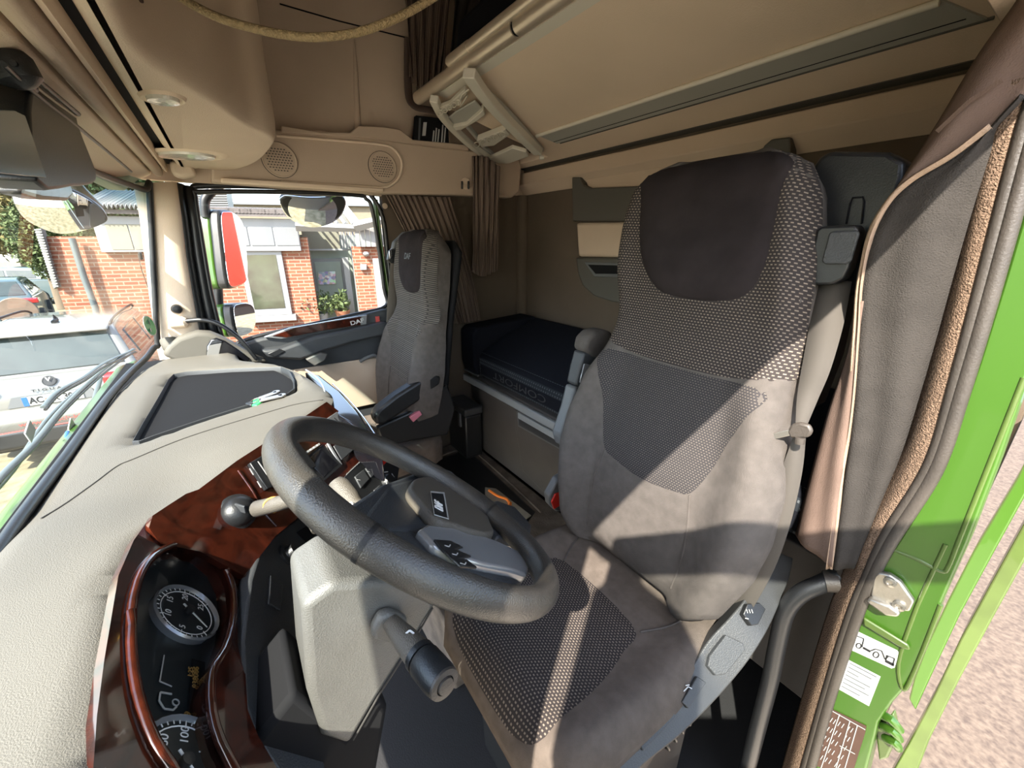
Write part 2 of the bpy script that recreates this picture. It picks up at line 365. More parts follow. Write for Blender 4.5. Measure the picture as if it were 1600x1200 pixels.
def patch(name, poly, S, m, parent=None, step=.015, puff=.004, pw=.012, baseoff=.001, skirt=.012, holes=(), smoothb=4, uvs=1.0):
    """a fine skin over the surface S(u,v,off), cut to the outline poly, edges turned in"""
    if smoothb: poly = [(q.x, q.y) for q in crom([(a, b, 0) for a, b in poly], smoothb, True)]
    bp = []
    def addloop(pl):
        n = len(pl); st = len(bp); loop = []
        for i in range(n):
            a, b = Vector((*pl[i], 0)), Vector((*pl[(i+1) % n], 0)); k = max(1, int((b-a).length/step))
            for j in range(k): q = a.lerp(b, j/k); bp.append(Vector((q.x, q.y))); loop.append(len(bp)-1)
        return [(loop[i], loop[(i+1) % len(loop)]) for i in range(len(loop))]
    edges = addloop(poly)
    hl = []
    for h in holes: edges += addloop(h)
    xs = [p[0] for p in poly]; ys = [p[1] for p in poly]
    x = min(xs)+step*.5; pts = list(bp)
    while x < max(xs):
        y = min(ys)+step*.5
        while y < max(ys):
            if inpoly((x, y), poly) and bdist((x, y), poly) > step*.45 and all((not inpoly((x, y), h)) and bdist((x, y), h) > step*.45 for h in holes): pts.append(Vector((x, y)))
            y += step
        x += step
    r = geometry.delaunay_2d_cdt(pts, edges, [], 0, 1e-6)
    V2, F2 = r[0], r[2]; fs = []
    for f in F2:
        c = (sum(V2[i].x for i in f)/len(f), sum(V2[i].y for i in f)/len(f))
        if inpoly(c, poly) and not any(inpoly(c, h) for h in holes): fs.append(list(f))
    vs = []; uvl = []
    for v in V2:
        d = bdist((v.x, v.y), poly)
        for h in holes: d = min(d, bdist((v.x, v.y), h))
        o = baseoff+puff*(1-math.exp(-d/pw)) if puff else baseoff
        vs.append(S(v.x, v.y, o)); uvl.append((v.x*uvs, v.y*uvs))
    if skirt:
        cnt = {}
        for f in fs:
            for i in range(len(f)):
                e = (f[i], f[(i+1) % len(f)]); cnt[e] = 1
        be = [e for e in cnt if (e[1], e[0]) not in cnt]; mp = {}
        for a, b in be:
            for q in (a, b):
                if q not in mp:
                    mp[q] = len(vs); vs.append(S(V2[q].x, V2[q].y, baseoff-skirt)); uvl.append(uvl[q])
            fs.append([b, a, mp[a], mp[b]])
    return mk(name, vs, fs, m, parent, uvs=uvl, ang=50)
def plane_frame(o, x, y):
    o, x, y = Vector(o), Vector(x).normalized(), Vector(y); y = (y-x*y.dot(x)).normalized(); n = x.cross(y)
    return o, x, y, n
def text(name, s, size, o, xd, yd, m, parent=None, ext=.0006, align='CENTER', bold=0, sx=1):
    cu = bpy.data.curves.new(name, 'FONT'); cu.body = s; cu.size = size; cu.align_x = align; cu.align_y = 'CENTER'; cu.extrude = ext; cu.offset = bold
    t = bpy.data.objects.new(name, cu); COL.objects.link(t); dg = bpy.context.evaluated_depsgraph_get()
    me = bpy.data.meshes.new_from_object(t.evaluated_get(dg)); bpy.data.objects.remove(t)
    o, x, y, n = plane_frame(o, xd, yd); off = rootloc(parent)
    for v in me.vertices: v.co = o+x*v.co.x*sx+y*v.co.y+n*v.co.z-off
    me.materials.clear(); me.materials.append(M[m]); ob = bpy.data.objects.new(name, me); COL.objects.link(ob); ob.parent = parent; return ob
def copy_tree(o, parent=None, delta=Vector((0, 0, 0))):
    c = o.copy(); COL.objects.link(c); c.parent = parent
    if parent is None: c.location = o.location+delta
    for ch in [q for q in bpy.data.objects if q.parent == o]: copy_tree(ch, c)
    return c
def strokes(name, segs, r, n, m, parent=None):
    """thin raised printed strokes between point pairs, n = outward normal"""
    vs, fs = [], []; n = Vector(n).normalized()
    for a, b in segs:
        a, b = Vector(a), Vector(b); d = (b-a).normalized(); w = d.cross(n).normalized()*r
        o = len(vs); vs += [a-w, a+w, b+w, b-w, a-w+n*.0008, a+w+n*.0008, b+w+n*.0008, b-w+n*.0008]
        fs += [tuple(i+o for i in f) for f in BF]
    return mk(name, vs, fs, m, parent, smooth=False)

# ================================================================== CAB SHELL
struct(box2('floor', (-1.12, -1.74, -.34), (1.06, .42, -.30), 'floord'))
tn = struct(box2('floor_tunnel', (-.28, -1.2, -.30), (1.02, -.42, 0), 'floor', bevel=.012)); tn['kind'] = 'structure'; tn.name = 'trim_1'
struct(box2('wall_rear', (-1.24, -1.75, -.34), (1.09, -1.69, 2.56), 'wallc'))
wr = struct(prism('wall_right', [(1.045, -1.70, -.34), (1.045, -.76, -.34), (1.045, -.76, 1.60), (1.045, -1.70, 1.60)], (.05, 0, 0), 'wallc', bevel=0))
wu = struct(prism('wall_right', [(1.045, -1.70, 1.60), (1.045, -.76, 1.60), (1.045, -.76, 1.55), (1.045, .26, 1.56), (1.045, .26, 2.55), (1.045, -1.70, 2.55)], (.05, 0, 0), 'wallu', bevel=0))
# rounded corner cover between side and rear wall
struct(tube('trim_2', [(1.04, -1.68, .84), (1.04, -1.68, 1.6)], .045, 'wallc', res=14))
# pressed crease and seam on the upper side wall
struct(tube('trim_3', [W(553, 60, 'x', 1.04), W(556, 130, 'x', 1.045), W(559, 203, 'x', 1.05)], [.004, .012, .018], 'wallu', res=10))
struct(tube('trim_4', [W(437, 6, 'x', 1.043), W(530, 33, 'x', 1.043), W(640, 60, 'x', 1.043)], .003, 'blackm', res=6))
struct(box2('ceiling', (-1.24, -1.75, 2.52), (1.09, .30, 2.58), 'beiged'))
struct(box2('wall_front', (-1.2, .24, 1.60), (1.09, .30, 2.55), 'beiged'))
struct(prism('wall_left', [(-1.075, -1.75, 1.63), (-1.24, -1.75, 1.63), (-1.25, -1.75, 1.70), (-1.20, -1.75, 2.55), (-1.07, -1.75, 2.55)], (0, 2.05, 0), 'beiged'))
# rear ledge beam under the upper bunk
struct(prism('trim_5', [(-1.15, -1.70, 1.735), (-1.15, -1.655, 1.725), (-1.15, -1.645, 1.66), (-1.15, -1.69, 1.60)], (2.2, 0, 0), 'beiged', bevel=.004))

# ---- header above the windshield (profiles run across the cab)
def xrun(name, prof, m, x0=-1.1, x1=1.0, bevel=.003): return prism(name, [(x0, y, z) for y, z in prof], (x1-x0, 0, 0), m, bevel=bevel)
struct(xrun('trim_6', [(.262, 1.508), (.215, 1.548), (.168, 1.572), (.168, 1.62), (.31, 1.62), (.31, 1.508)], 'beige', bevel=.006))
struct(xrun('trim_7', [(.160, 1.574), (.147, 1.566), (.136, 1.568), (.130, 1.58), (.130, 1.63), (.160, 1.63)], 'beiged', bevel=.004))
struct(xrun('trim_8', [(.125, 1.588), (.116, 1.584), (.112, 1.60), (.112, 1.63), (.125, 1.63)], 'beige', bevel=.001))
struct(xrun('trim_9', [(.24, 1.615), (.24, 1.66), (.09, 1.66), (.09, 1.615)], 'blackm', bevel=0))
# header slots and clips
vs = thing('visor_rod', W(60, 150, 'z', 1.55), 'dark double sun visor rod running along the header above the windshield', 'visor rod')
tube('rod', [W(20, 98, 'z', 1.545), W(62, 128, 'z', 1.545), W(122, 178, 'z', 1.54)], .004, 'blackp', vs, cr=5, res=8)
tube('rod', [W(28, 108, 'z', 1.54), W(64, 142, 'z', 1.54), W(118, 182, 'z', 1.535)], .0022, 'beige', vs, cr=5, res=8)
tube('rod', [W(5, 100, 'z', 1.53), W(60, 150, 'z', 1.53), W(130, 205, 'z', 1.535), W(205, 268, 'z', 1.535)], .0035, 'blackp', vs, cr=5, res=8)
box('clip', W(38, 130, 'z', 1.535), (.05, .018, .012), 'blackp', vs)
tag(lathe('header_knob', [(.0, 0), (.022, 0), (.026, .008), (.024, .03), (.012, .038), (0, .04)], W(6, 85, 'z', 1.56), (0, -.3, -1), 'blackp'), 'round black knob hanging from the header at the top left corner', 'knob')

# ---- windshield
def WSY(x, z): return .40-.13*(z-.8)/.7-.075*min(1.1, abs(x)/.95)**4
rows = []
for i in range(13):
    z = .80+(1.545-.80)*i/12; rows.append([(x, WSY(x, z), z) for x in [(-1.08+2.06*k/40) for k in range(41)]])
o = loft('window_1', rows, 'ws', closed=False, cap=False); struct(o)
frame = [W(*p, 'x', .965) for p in [(222, 284), (229, 300), (236, 380), (244, 450), (252, 500), (256, 522), (252, 540)]]
frame = [Vector((.965, WSY(.965, q.z)-.004, q.z)) for q in frame]
fr2 = [Vector((x, WSY(x, z)-.006, z)) for x, z in [(.93, .90), (.86, .876), (.7, .862), (.4, .854), (0, .850), (-.4, .856), (-.8, .868), (-1.08, .87)]]
top = [Vector((x, WSY(x, 1.512)-.004, 1.512)) for x in (-1.08, -.5, 0, .5, .85, .94)]
struct(tube('trim_10', top+frame+fr2, .011, 'blackp', cr=4, res=10))
# lower outer edge of the cab front seen past the dash (wiper tray)
struct(prism('trim_11', [(-1.1, .40, .825), (-1.1, .47, .80), (-1.1, .52, .74), (-1.1, .40, .74)], (2.2, 0, 0), 'green', bevel=.006))
struct(xrun('trim_12', [(.386, .842), (.41, .846), (.41, .78), (.386, .78)], 'blackm', x1=.95, bevel=.002))

# ---- passenger A pillar
Lc = [(226, 286), (236, 340), (243, 400), (250, 460), (257, 510), (262, 545), (270, 580)]
Rc = [(270, 284), (278, 340), (285, 400), (295, 460), (304, 510), (312, 545), (322, 580)]
rows = []
for l, r in zip(Lc, Rc):
    a = W(*l, 'x', .985); b = W(*r, 'x', 1.0); mid = (a+b)/2+Vector((-.008, -.003, 0)); rows.append(crom([a+Vector((.03, .03, 0)), a, mid, b, b+Vector((.03, -.0, 0))], 4))
struct(loft('trim_13', rows, 'beige', closed=False, cap=False, solid=.01, ang=80))
Sc = [(300, 292), (308, 340), (316, 400), (327, 460), (338, 510), (350, 560)]
rows = []
for l, r in zip(Rc, Sc):
    a = W(*l, 'x', 1.022); b = W(*r, 'x', 1.055); m1 = a.lerp(b, .3)+Vector((-.014, 0, 0)); m2 = a.lerp(b, .55)+Vector((.01, 0, 0)); m3 = a.lerp(b, .8)+Vector((-.012, 0, 0))
    rows.append(crom([a, m1, m2, m3, b], 4))
struct(loft('trim_14', rows, 'blackp', closed=False, cap=False, solid=.008, ang=80))
gh = thing('pillar_microphone', W(276, 483, 'x', .96), 'small black round knob fixed to the passenger side pillar', 'knob')
lathe('knob', [(0, -.012), (.018, -.012), (.021, 0), (.016, .012), (0, .016)], W(276, 483, 'x', .965), (-1, -.3, 0), 'blackp', gh)
hd = thing('grab_handle', W(290, 505, 'x', .97), 'thin black curved grab handle arching from the passenger pillar over the dash end', 'handle')
tube('handle_bar', [W(288, 502, 'x', .955), W(318, 500, 'x', .93), W(345, 508, 'x', .91), W(375, 530, 'x', .90), W(400, 560, 'x', .90)], .0095, 'blackp', hd, cr=6)
lathe('end_cap', [(0, -.03), (.022, -.03), (.024, .02), (.014, .03), (0, .03)], W(280, 504, 'x', .965), (-.2, -1, .1), 'beige', hd)
# side pane of the triangular light patch below the pillar: pillar foot
struct(tube('trim_15', [W(262, 530, 'x', .97), W(270, 545, 'x', .95), W(285, 540, 'x', .96)], .03, 'dash', cr=4))

# ================================================================== PASSENGER DOOR
dr = bpy.data.objects.new('door_1', None); COL.objects.link(dr); dr.location = (1.04, -.35, 0); struct(dr)
op = [(305, 306), (312, 300), (440, 300), (556, 305), (572, 311), (581, 325), (592, 390), (600, 450), (603, 478), (560, 490), (480, 508), (400, 526), (358, 541), (348, 530), (330, 460), (316, 380)]
opw = [W(*p, 'x', 1.05) for p in op]
tube('window_seal', opw, (.013, .010), 'rubber', dr, closed=True, cr=4, flat=(1, 0, 0)); bpy.data.objects['window_seal'].data.materials[0] = M['blackp']
gp = [(q.y, q.z) for q in opw]
g = patch('door_glass', gp, lambda u, v, o: Vector((1.062, u, v)), 'glass', dr, step=.12, puff=0, skirt=0)
# outer frame of the door: rear upright painted green, black upper edge
tube('frame_upright', [W(586, 312, 'x', 1.075), W(594, 380, 'x', 1.075), W(604, 450, 'x', 1.075), W(609, 500, 'x', 1.075)], (.03, .012), 'green', dr, flat=(1, 0, 0), cr=4)
tube('frame_rail', [W(296, 330, 'x', 1.06), W(300, 298, 'x', 1.06), W(320, 290, 'x', 1.06), W(440, 292, 'x', 1.06), W(560, 297, 'x', 1.06), W(580, 306, 'x', 1.06), W(598, 340, 'x', 1.05), W(606, 400, 'x', 1.05), W(615, 480, 'x', 1.05)], .012, 'blackp', dr, cr=4)
# door card
def yz(pts, x): return [(x, y, z) for y, z in pts]
prism('door_card', yz([(.12, .83), (-.06, .872), (-.35, .912), (-.70, .962), (-.78, .962), (-.80, -.3), (.14, -.3)], 1.0), (.06, 0, 0), 'anth', dr, bevel=.012)
box2('cloth_panel', (.985, -.74, .42), (1.0, -.12, .70), 'beiged', dr, bevel=.01)
strip = [W(412, 527, 'x', .985), W(452, 513, 'x', .985), W(520, 501, 'x', .985), W(574, 492, 'x', .985), W(573, 507, 'x', .985), W(500, 518, 'x', .985), W(440, 530, 'x', .985)]
prism('trim_frame', strip, (.02, 0, 0), 'silver', dr, bevel=.004)
c = sum(strip, Vector())/len(strip)
prism('wood_strip', [c.lerp(p, .86)+Vector((-.004, 0, 0)) for p in strip], (.01, 0, 0), 'wood', dr, bevel=.002)
text('badge_lettering', 'DAF', .030, W(558, 503, 'x', .976), (0, -1, .17), (0, 0, 1), 'white', dr, bold=.0008, sx=1.3)
arm = [W(408, 548, 'x', .93), W(440, 545, 'x', .93), W(490, 527, 'x', .93), W(560, 513, 'x', .93), W(606, 503, 'x', .93), W(606, 524, 'x', .93), W(550, 536, 'x', .93), W(505, 550, 'x', .93), W(470, 563, 'x', .93), W(420, 560, 'x', .93)]
prism('armrest', arm, (.08, 0, 0), 'anth', dr, bevel=.014, bseg=3)
prism('switch_panel', [W(418, 553, 'x', .925), W(436, 545, 'x', .925), W(446, 549, 'x', .925), W(430, 558, 'x', .925)], (.012, 0, 0), 'blackp', dr)
prism('door_pull', [W(478, 562, 'x', .915), W(500, 552, 'x', .915), W(512, 553, 'x', .915), W(508, 563, 'x', .915), W(492, 572, 'x', .915)], (.03, 0, 0), 'shroud', dr, bevel=.004)
box('door_sticker', W(590, 499, 'x', .992), (.006, .022, .034), 'redp', dr, bevel=.001)
tube('pocket_rim', [W(562, 565, 'x', .97), W(575, 558, 'x', .97), W(588, 556, 'x', .97), W(594, 575, 'x', .97), W(598, 610, 'x', .97)], .010, 'greyp', dr, cr=4)

# ================================================================== SPEAKER SHELF above the passenger door
sp = thing('speaker_shelf', (.98, -.8, 1.56), 'beige storage shelf panel with two round speakers above the passenger window', 'shelf')
outl = [(330, 284), (460, 292), (590, 302), (720, 305), (800, 309), (812, 300), (815, 262), (810, 240), (735, 235), (650, 225), (560, 212), (500, 203), (440, 203), (330, 200)]
ow = [W(*p, 'x', .95) for p in outl]; ow = [Vector((q.x, min(q.y, .2), q.z)) for q in ow]
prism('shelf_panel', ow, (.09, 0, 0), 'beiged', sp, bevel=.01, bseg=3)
# raised facing round the speakers with its crescent end
rib = [W(*p, 'x', .945) for p in [(432, 212), (520, 219), (596, 226), (615, 233), (627, 250), (626, 270), (616, 286), (598, 293), (560, 291), (440, 284)]]
tube('facing_rib', rib, .006, 'beige', sp, cr=4)
prism('lower_lip', [W(*p, 'x', .93) for p in [(345, 277), (460, 284), (600, 294), (600, 300), (460, 292), (345, 285)]], (.03, 0, 0), 'beige', sp, bevel=.006)
prism('pocket_wall', [W(*p, 'x', .944) for p in [(440, 196), (500, 206), (548, 207), (560, 196), (600, 198), (625, 202), (645, 218), (733, 226), (733, 236), (560, 214), (440, 207)]], (.05, 0, 0), 'beiged', sp, bevel=.004)
for px, py, rp in ((437, 250, 27), (598, 261, 21)):
    q = W(px, py, 'x', .947); rr = (W(px+rp, py, 'x', .947)-q).length
    s_ = lathe('speaker', [(rr, .0), (rr, .004), (rr*.93, .005), (rr*.9, .003), (0, .004)], q, (-1, 0, 0), 'beiged', sp)
    lathe('speaker_ring', [(rr*1.03, -.004), (rr*1.03, .002), (rr*.99, .002), (rr*.99, -.004), (rr*1.03, -.004)], q, (-1, 0, 0), 'dash_line', s_)
    pr = []
    for a in range(-4, 5):
        for b in range(-4, 5):
            y, z = (a+(b % 2)*.5)*rr*.17, b*rr*.15
            if math.hypot(y, z) < rr*.75: pr.append((q+Vector((-.0046, y, z)), (.0016, rr*.09, rr*.05)))
    boxes('grille_hole', pr, 'dash_line', s_)['kind'] = 'stuff'
hk = thing('coat_hook', W(727, 287, 'x', .94), 'small beige double coat hook on the shelf panel beside the curtain', 'hook')
lathe('hook_plate', [(.0, 0), (.028, 0), (.03, .006), (.02, .008), (0, .008)], W(727, 287, 'x', .948), (-1, 0, 0), 'beige', hk)
for k in (-5, 5): tube('hook', [W(727+k, 284, 'x', .94), W(727+k, 290, 'x', .925), W(727+k, 294, 'x', .915), W(727+k, 289, 'x', .91)], .006, 'dash_line', hk, cr=3, res=8)
bk = thing('booklet', W(678, 222, 'x', .97), 'black booklet with white print standing on the shelf under the ladder', 'booklet')
prism('cover', [W(*p, 'x', .95) for p in [(647, 222), (650, 180), (700, 186), (702, 224)]], (.03, 0, 0), 'blackm', bk, bevel=.003)
prism('page_edge', [W(*p, 'x', .948) for p in [(653, 221), (655, 184), (658, 184), (656, 221)]], (.005, 0, 0), 'dkgrey', bk, bevel=0)
prism('badge', [W(*p, 'x', .946) for p in [(660, 212), (662, 191), (667, 191), (665, 212)]], (.004, 0, 0), 'white', bk, bevel=0)
strokes('print', [(W(a, 223, 'x', .947), W(a+2, b, 'x', .947)) for a, b in ((676, 204), (680, 200), (684, 202), (690, 195), (694, 199))], .0035, (-1, 0, 0), 'white', bk)

# ================================================================== DASHBOARD
def HD(x, y):
    h = .85+.02*sstep(-.25, -.45, x)
    h += .010*sstep(.30, .55, x)*0
    h -= .012*math.exp(-((x-.0+.35)**2)/.02-((y-.17)**2)/.006)   # shallow dent beside the tray
    return h
def SD(x, y, o): return Vector((x, y, HD(x, y)+o))
brow = [(-1.15, .12), (-.9, .175), (-.765, .190), (-.66, .200), (-.59, .204), (-.53, .198), (-.475, .178), (-.415, .124), (-.32, .057), (-.2, -.04), (-.11, -.11), (-.03, -.17), (.02, -.20), (.08, -.215), (.173, -.210), (.4, -.170), (.53, -.135), (.62, -.085), (.70, -.02), (.78, .02), (.98, .03)]
brow = [(q.x, q.y) for q in crom([(a, b, 0) for a, b in brow], 5)]
front = [(.985, .23), (.93, .30), (.8, .348), (.5, .380), (.1, .387), (-.5, .388), (-1.10, .386)]
trayp = [W(*p, 'z', .85) for p in [(205, 690), (222, 660), (245, 622), (262, 592), (270, 584), (290, 580), (360, 575), (440, 572), (452, 577), (460, 592), (461, 606), (450, 614), (400, 628), (320, 653), (240, 680), (216, 689)]]
trayh = [(q.x, q.y) for q in trayp]
db = thing('dashboard', (0, .2, .3), 'grey-beige grained dashboard with burl wood fascia running under the windshield', 'dashboard')
tp = patch('top_pad', brow+front, SD, 'dash', db, step=.022, puff=.016, pw=.010, baseoff=-.016, skirt=.018, holes=[trayh], smoothb=0)
# storage tray
rowsT = []
cT = Vector((sum(p[0] for p in trayh)/len(trayh), sum(p[1] for p in trayh)/len(trayh), 0))
for f, z in ((1.0, .8345), (.995, .848), (.985, .8495), (.975, .843), (.965, .818), (.95, .816)):
    rowsT.append([Vector((cT.x+(p[0]-cT.x)*f, cT.y+(p[1]-cT.y)*f, z)) for p in trayh])
st = loft('storage_tray', rowsT, 'anth', db, cap=False)
loft('tray_mat', [[Vector((cT.x+(p[0]-cT.x)*.97, cT.y+(p[1]-cT.y)*.97, .8185)) for p in trayh], [Vector((cT.x+(p[0]-cT.x)*.3, cT.y+(p[1]-cT.y)*.3, .8187)) for p in trayh]], 'tray', st)
strokes('mat_line', [(W(*a, 'z', .8192), W(*b, 'z', .8192)) for a, b in (((272, 592), (226, 686)), ((272, 592), (440, 583)), ((440, 583), (444, 608)))], .0012, (0, 0, 1), 'blackm', st)
text('mat_lettering', 'XF', .05, W(425, 600, 'z', .8192), (0, -1, 0), (1, 0, 0), 'anth', st)
# seam between tray module and the brow
sm = [W(*p, 'z', .868) for p in [(60, 800), (140, 745), (178, 718), (206, 706)]]+[W(*p, 'z', .8515) for p in [(300, 680), (430, 640), (468, 630), (505, 624)]]
sm = [Vector((p.x, p.y, HD(p.x, p.y)+.0002)) for p in crom(sm, 8)]
tube('pad_seam', sm, .0016, 'dash_line', db, res=6)
# pod at the passenger end with its glossy recess
pod = []
for k in range(9):
    t = k/8; y = .26-.24*t; pts = []
    for j in range(13):
        a = math.pi*j/12; pts.append(Vector((.86-.135*math.cos(a), y-.02*math.sin(a), .835+(.075*math.sin(math.pi*min(1, .35+t*.6)*.72))*math.sin(a))))
    pod.append(pts)
pq = [(252, 556), (262, 540), (278, 528), (306, 519), (328, 520), (345, 527), (372, 541), (398, 556), (420, 566), (380, 572), (300, 574)]
pdw = prism('end_pod', [W(*p, 'x', .90) for p in pq], (.08, 0, 0), 'dash', db, bevel=.018, bseg=4)
prism('side_vent', [W(*p, 'x', .892) for p in [(322, 556), (323, 541), (329, 531), (338, 528), (352, 533), (372, 546), (390, 560), (388, 566), (340, 563)]], (.02, 0, 0), 'gloss', db, bevel=.005)
prism('vent_mirror_panel', [W(*p, 'x', .889) for p in [(323, 555), (325, 541), (331, 532), (338, 530), (347, 534), (344, 545), (341, 558)]], (.004, 0, 0), 'mirror', db, bevel=.001)
# body under the pad
bodyp = [(x, y+.03) for x, y in brow if x < .7]+[(.7, .2), (.98, .2), (.98, .36), (-1.12, .37)]
prism('dash_body', [(x, y+.02, .835) for x, y in bodyp], (0, 0, -.5), 'blackm', db, bevel=0)
# --- fascia planes
K0 = Vector((-.63, .144, .80)); KN = Vector((0, -.82, .57)).normalized(); KX = Vector((1, 0, 0)); KY = KN.cross(KX)
M0 = Vector((-.2, -.04, .86)); MN = Vector((-.492, -.656, .57)).normalized(); MX = Vector((.8, -.6, 0)); MY = MN.cross(MX)
def KP(px, py, o=0): return PL(px, py, K0+KN*o, KN)
def MP(px, py, o=0): return PL(px, py, M0+MN*o, MN)
def KS(u, v, o): return K0+KX*u+KY*v+KN*o
def MS(u, v, o): return M0+MX*u+MY*v+MN*o
def Kuv(px, py, o=0): q = KP(px, py, o)-K0; return (q.dot(KX), q.dot(KY))
def Muv(px, py, o=0): q = MP(px, py, o)-M0; return (q.dot(MX), q.dot(MY))
kpoly = [Kuv(*p) for p in [(140, 1260), (150, 1120), (162, 1030), (184, 900), (208, 845), (228, 817), (252, 802), (275, 800), (310, 858), (390, 903), (386, 960), (382, 1040), (386, 1110), (402, 1150), (440, 1215), (460, 1260)]]
lens = [(201, 960), (206, 930), (216, 900), (235, 873), (262, 857), (290, 853), (318, 860), (342, 880), (358, 910), (363, 945), (359, 985), (347, 1020), (331, 1045), (325, 1075), (327, 1120), (340, 1165), (365, 1215), (380, 1260), (300, 1262), (262, 1205), (236, 1165), (215, 1110), (204, 1060), (200, 1010)]
lpoly = [Kuv(*p) for p in lens]
wf = patch('wood_fascia', kpoly, KS, 'wood', db, step=.03, puff=0, skirt=.012, holes=[lpoly], smoothb=0)
ins = prism('instrument_cluster', [KS(u, v, -.028) for u, v in lpoly], KN*-.02, 'dial', db, bevel=0)
loft('cluster_wall', [[KS(u, v, .006) for u, v in lpoly], [KS(u, v, -.03) for u, v in lpoly]], 'wood', ins, cap=False)
tube('cluster_lip', [KS(u, v, .004) for u, v in lpoly], .006, 'wood', ins, closed=True, cr=2, res=10)
patch('cluster_lens', lpoly, lambda u, v, o: KS(u, v, .0), 'lens', ins, step=.2, puff=0, skirt=0, smoothb=0)
G_O = -.022
def gauge(px, py, r, labels, a0, a1, needle, nmaj):
    c = KP(px, py, G_O); g = lathe('gauge', [(r, -.006), (r*1.02, .003), (r*.98, .006), (r*.93, .003), (r*.90, 0), (0, 0)], c, KN, 'silver', ins)
    lathe('gauge_face', [(r*.90, 0), (r*.90, .0012), (0, .0012)], c, KN, 'dial', g)
    lathe('scale_ring', [(r*.80, .0014), (r*.79, .0022), (r*.77, .0014), (r*.80, .0014)], c, KN, 'gaugew', g)
    tk = []
    for i in range(nmaj*5+1):
        a = R(lerp(a0, a1, i/(nmaj*5))); d = KX*math.cos(a)+KY*math.sin(a); b = .74 if i % 5 == 0 else .83
        tk.append((c+d*r*b+KN*.0016, c+d*r*.90+KN*.0016))
    strokes('scale_marks', tk, r*.010, KN, 'gaugew', g)
    for i, l in enumerate(labels):
        a = R(lerp(a0, a1, i/(len(labels)-1))); d = KX*math.cos(a)+KY*math.sin(a)
        text('scale_number', l, r*.26, c+d*r*.60+KN*.0016, KX, KY, 'gaugew', g, ext=.0002)
    a = R(needle); d = KX*math.cos(a)+KY*math.sin(a); w = KN.cross(d)
    prism('needle', [c-d*r*.25-w*r*.03+KN*.006, c-d*r*.25+w*r*.03+KN*.006, c+d*r*.72+w*r*.012+KN*.006, c+d*r*.72-w*r*.012+KN*.006], KN*.001, 'gaugew', g, bevel=0)
    lathe('needle_hub', [(r*.13, .004), (r*.13, .010), (0, .011)], c, KN, 'blackp', g)
gauge(291, 958, .054, ['0', '5', '10', '15', '20', '25'], 225, -45, 232, 5)
gauge(284, 1196, .058, ['0', '20', '40', '60', '80', '100', '125'], 225, -45, 222, 6)
def kst(name, pts, w, m, o=-.0265): strokes(name, [(KP(*a, o), KP(*b, o)) for a, b in zip(pts, pts[1:])], w, KN, m, ins)
kst('warning_print', [(256, 1024), (249, 1065), (268, 1073)], .0008, 'whited')
kst('warning_print', [(268, 1085), (250, 1082), (248, 1095), (256, 1108), (270, 1110), (276, 1104)], .0012, 'whited')
lathe('warning_print', [(.005, 0), (.005, .001), (.0035, .001), (.0035, 0), (.005, 0)], KP(274, 1098, -.0265), KN, 'whited', ins)
text('odometer_digits', '938086', .012, KP(306, 1058, -.0265), (1, 0, 0), KY, 'amber', ins)
text('odometer_digits', '1:25', .010, KP(298, 1050, -.0265), (1, 0, 0), KY, 'amber', ins)
text('odometer_digits', '659', .012, KP(293, 1122, -.0265), (1, 0, 0), KY, 'amber', ins)
text('odometer_digits', '0.92', .012, KP(304, 1120, -.0265), (1, 0, 0), KY, 'amber', ins)
prism('display_panel', [KP(*p, -.0275) for p in [(300, 1030), (320, 1035), (318, 1140), (290, 1135)]], KN*.0006, 'blackm', ins, bevel=0)
# --- centre stack
mpoly = [Muv(*p) for p in [(250, 850), (232, 825), (238, 806), (262, 790), (290, 772), (310, 765), (370, 720), (440, 675), (510, 628), (545, 655), (578, 685), (622, 735), (600, 790), (560, 800), (470, 805), (430, 838), (405, 870), (390, 905), (312, 862)]]
patch('stack_fascia', mpoly, MS, 'wood', db, step=.03, puff=0, skirt=.015, smoothb=0)
tube('fascia_seam', [MP(372, 735, .001), MP(395, 768, .001), MP(412, 800, .001), MP(432, 822, .001)], .0025, 'wood', db, cr=3)
def mq(name, pts, th, m, par=db, bevel=.002): return prism(name, [MP(*p, .001) for p in pts], MN*th, m, par, bevel=bevel)
rd = mq('tachograph', [(385, 727), (455, 685), (490, 732), (412, 768)], .012, 'blackp')
mq('tachograph_display', [(405, 722), (447, 697), (470, 728), (426, 752)], .014, 'gloss', rd)
strokes('tachograph_frame', [(MP(403, 721, .0155), MP(425, 753, .0155)), (MP(390, 732, .0135), MP(396, 742, .0135)), (MP(402, 752, .0135), MP(408, 762, .0135))], .0012, MN, 'whited', rd)
bs = mq('screen_bezel', [(468, 722), (502, 696), (533, 728), (503, 755)], .006, 'blackp')
mq('navigation_screen', [(476, 720), (498, 702), (526, 727), (503, 748)], .0075, 'gloss', bs)
for k in range(5): mq('screen_button', [(470+k*5.2, 711-k*3.4), (474+k*5.2, 708.5-k*3.4), (476+k*5.2, 711-k*3.4), (472+k*5.2, 713.5-k*3.4)], .010, 'whited', bs, bevel=.0005)
mq('chrome_strip', [(509, 694), (512, 692), (533, 727), (530, 730)], .006, 'silver')
u1 = mq('air_vent', [(506, 657), (524, 645), (537, 662), (522, 673)], .008, 'greyp')
strokes('vent_slat', [(MP(510+k*4, 659-k*2, .0095), MP(520+k*4, 668-k*2, .0095)) for k in range(4)], .001, MN, 'blackm', u1)
mq('switch_block', [(519, 698), (546, 682), (556, 700), (532, 720)], .006, 'anth')
sb = mq('switch_panel', [(534, 748), (574, 708), (596, 702), (621, 730), (616, 766), (568, 802), (548, 780)], .010, 'blackp')
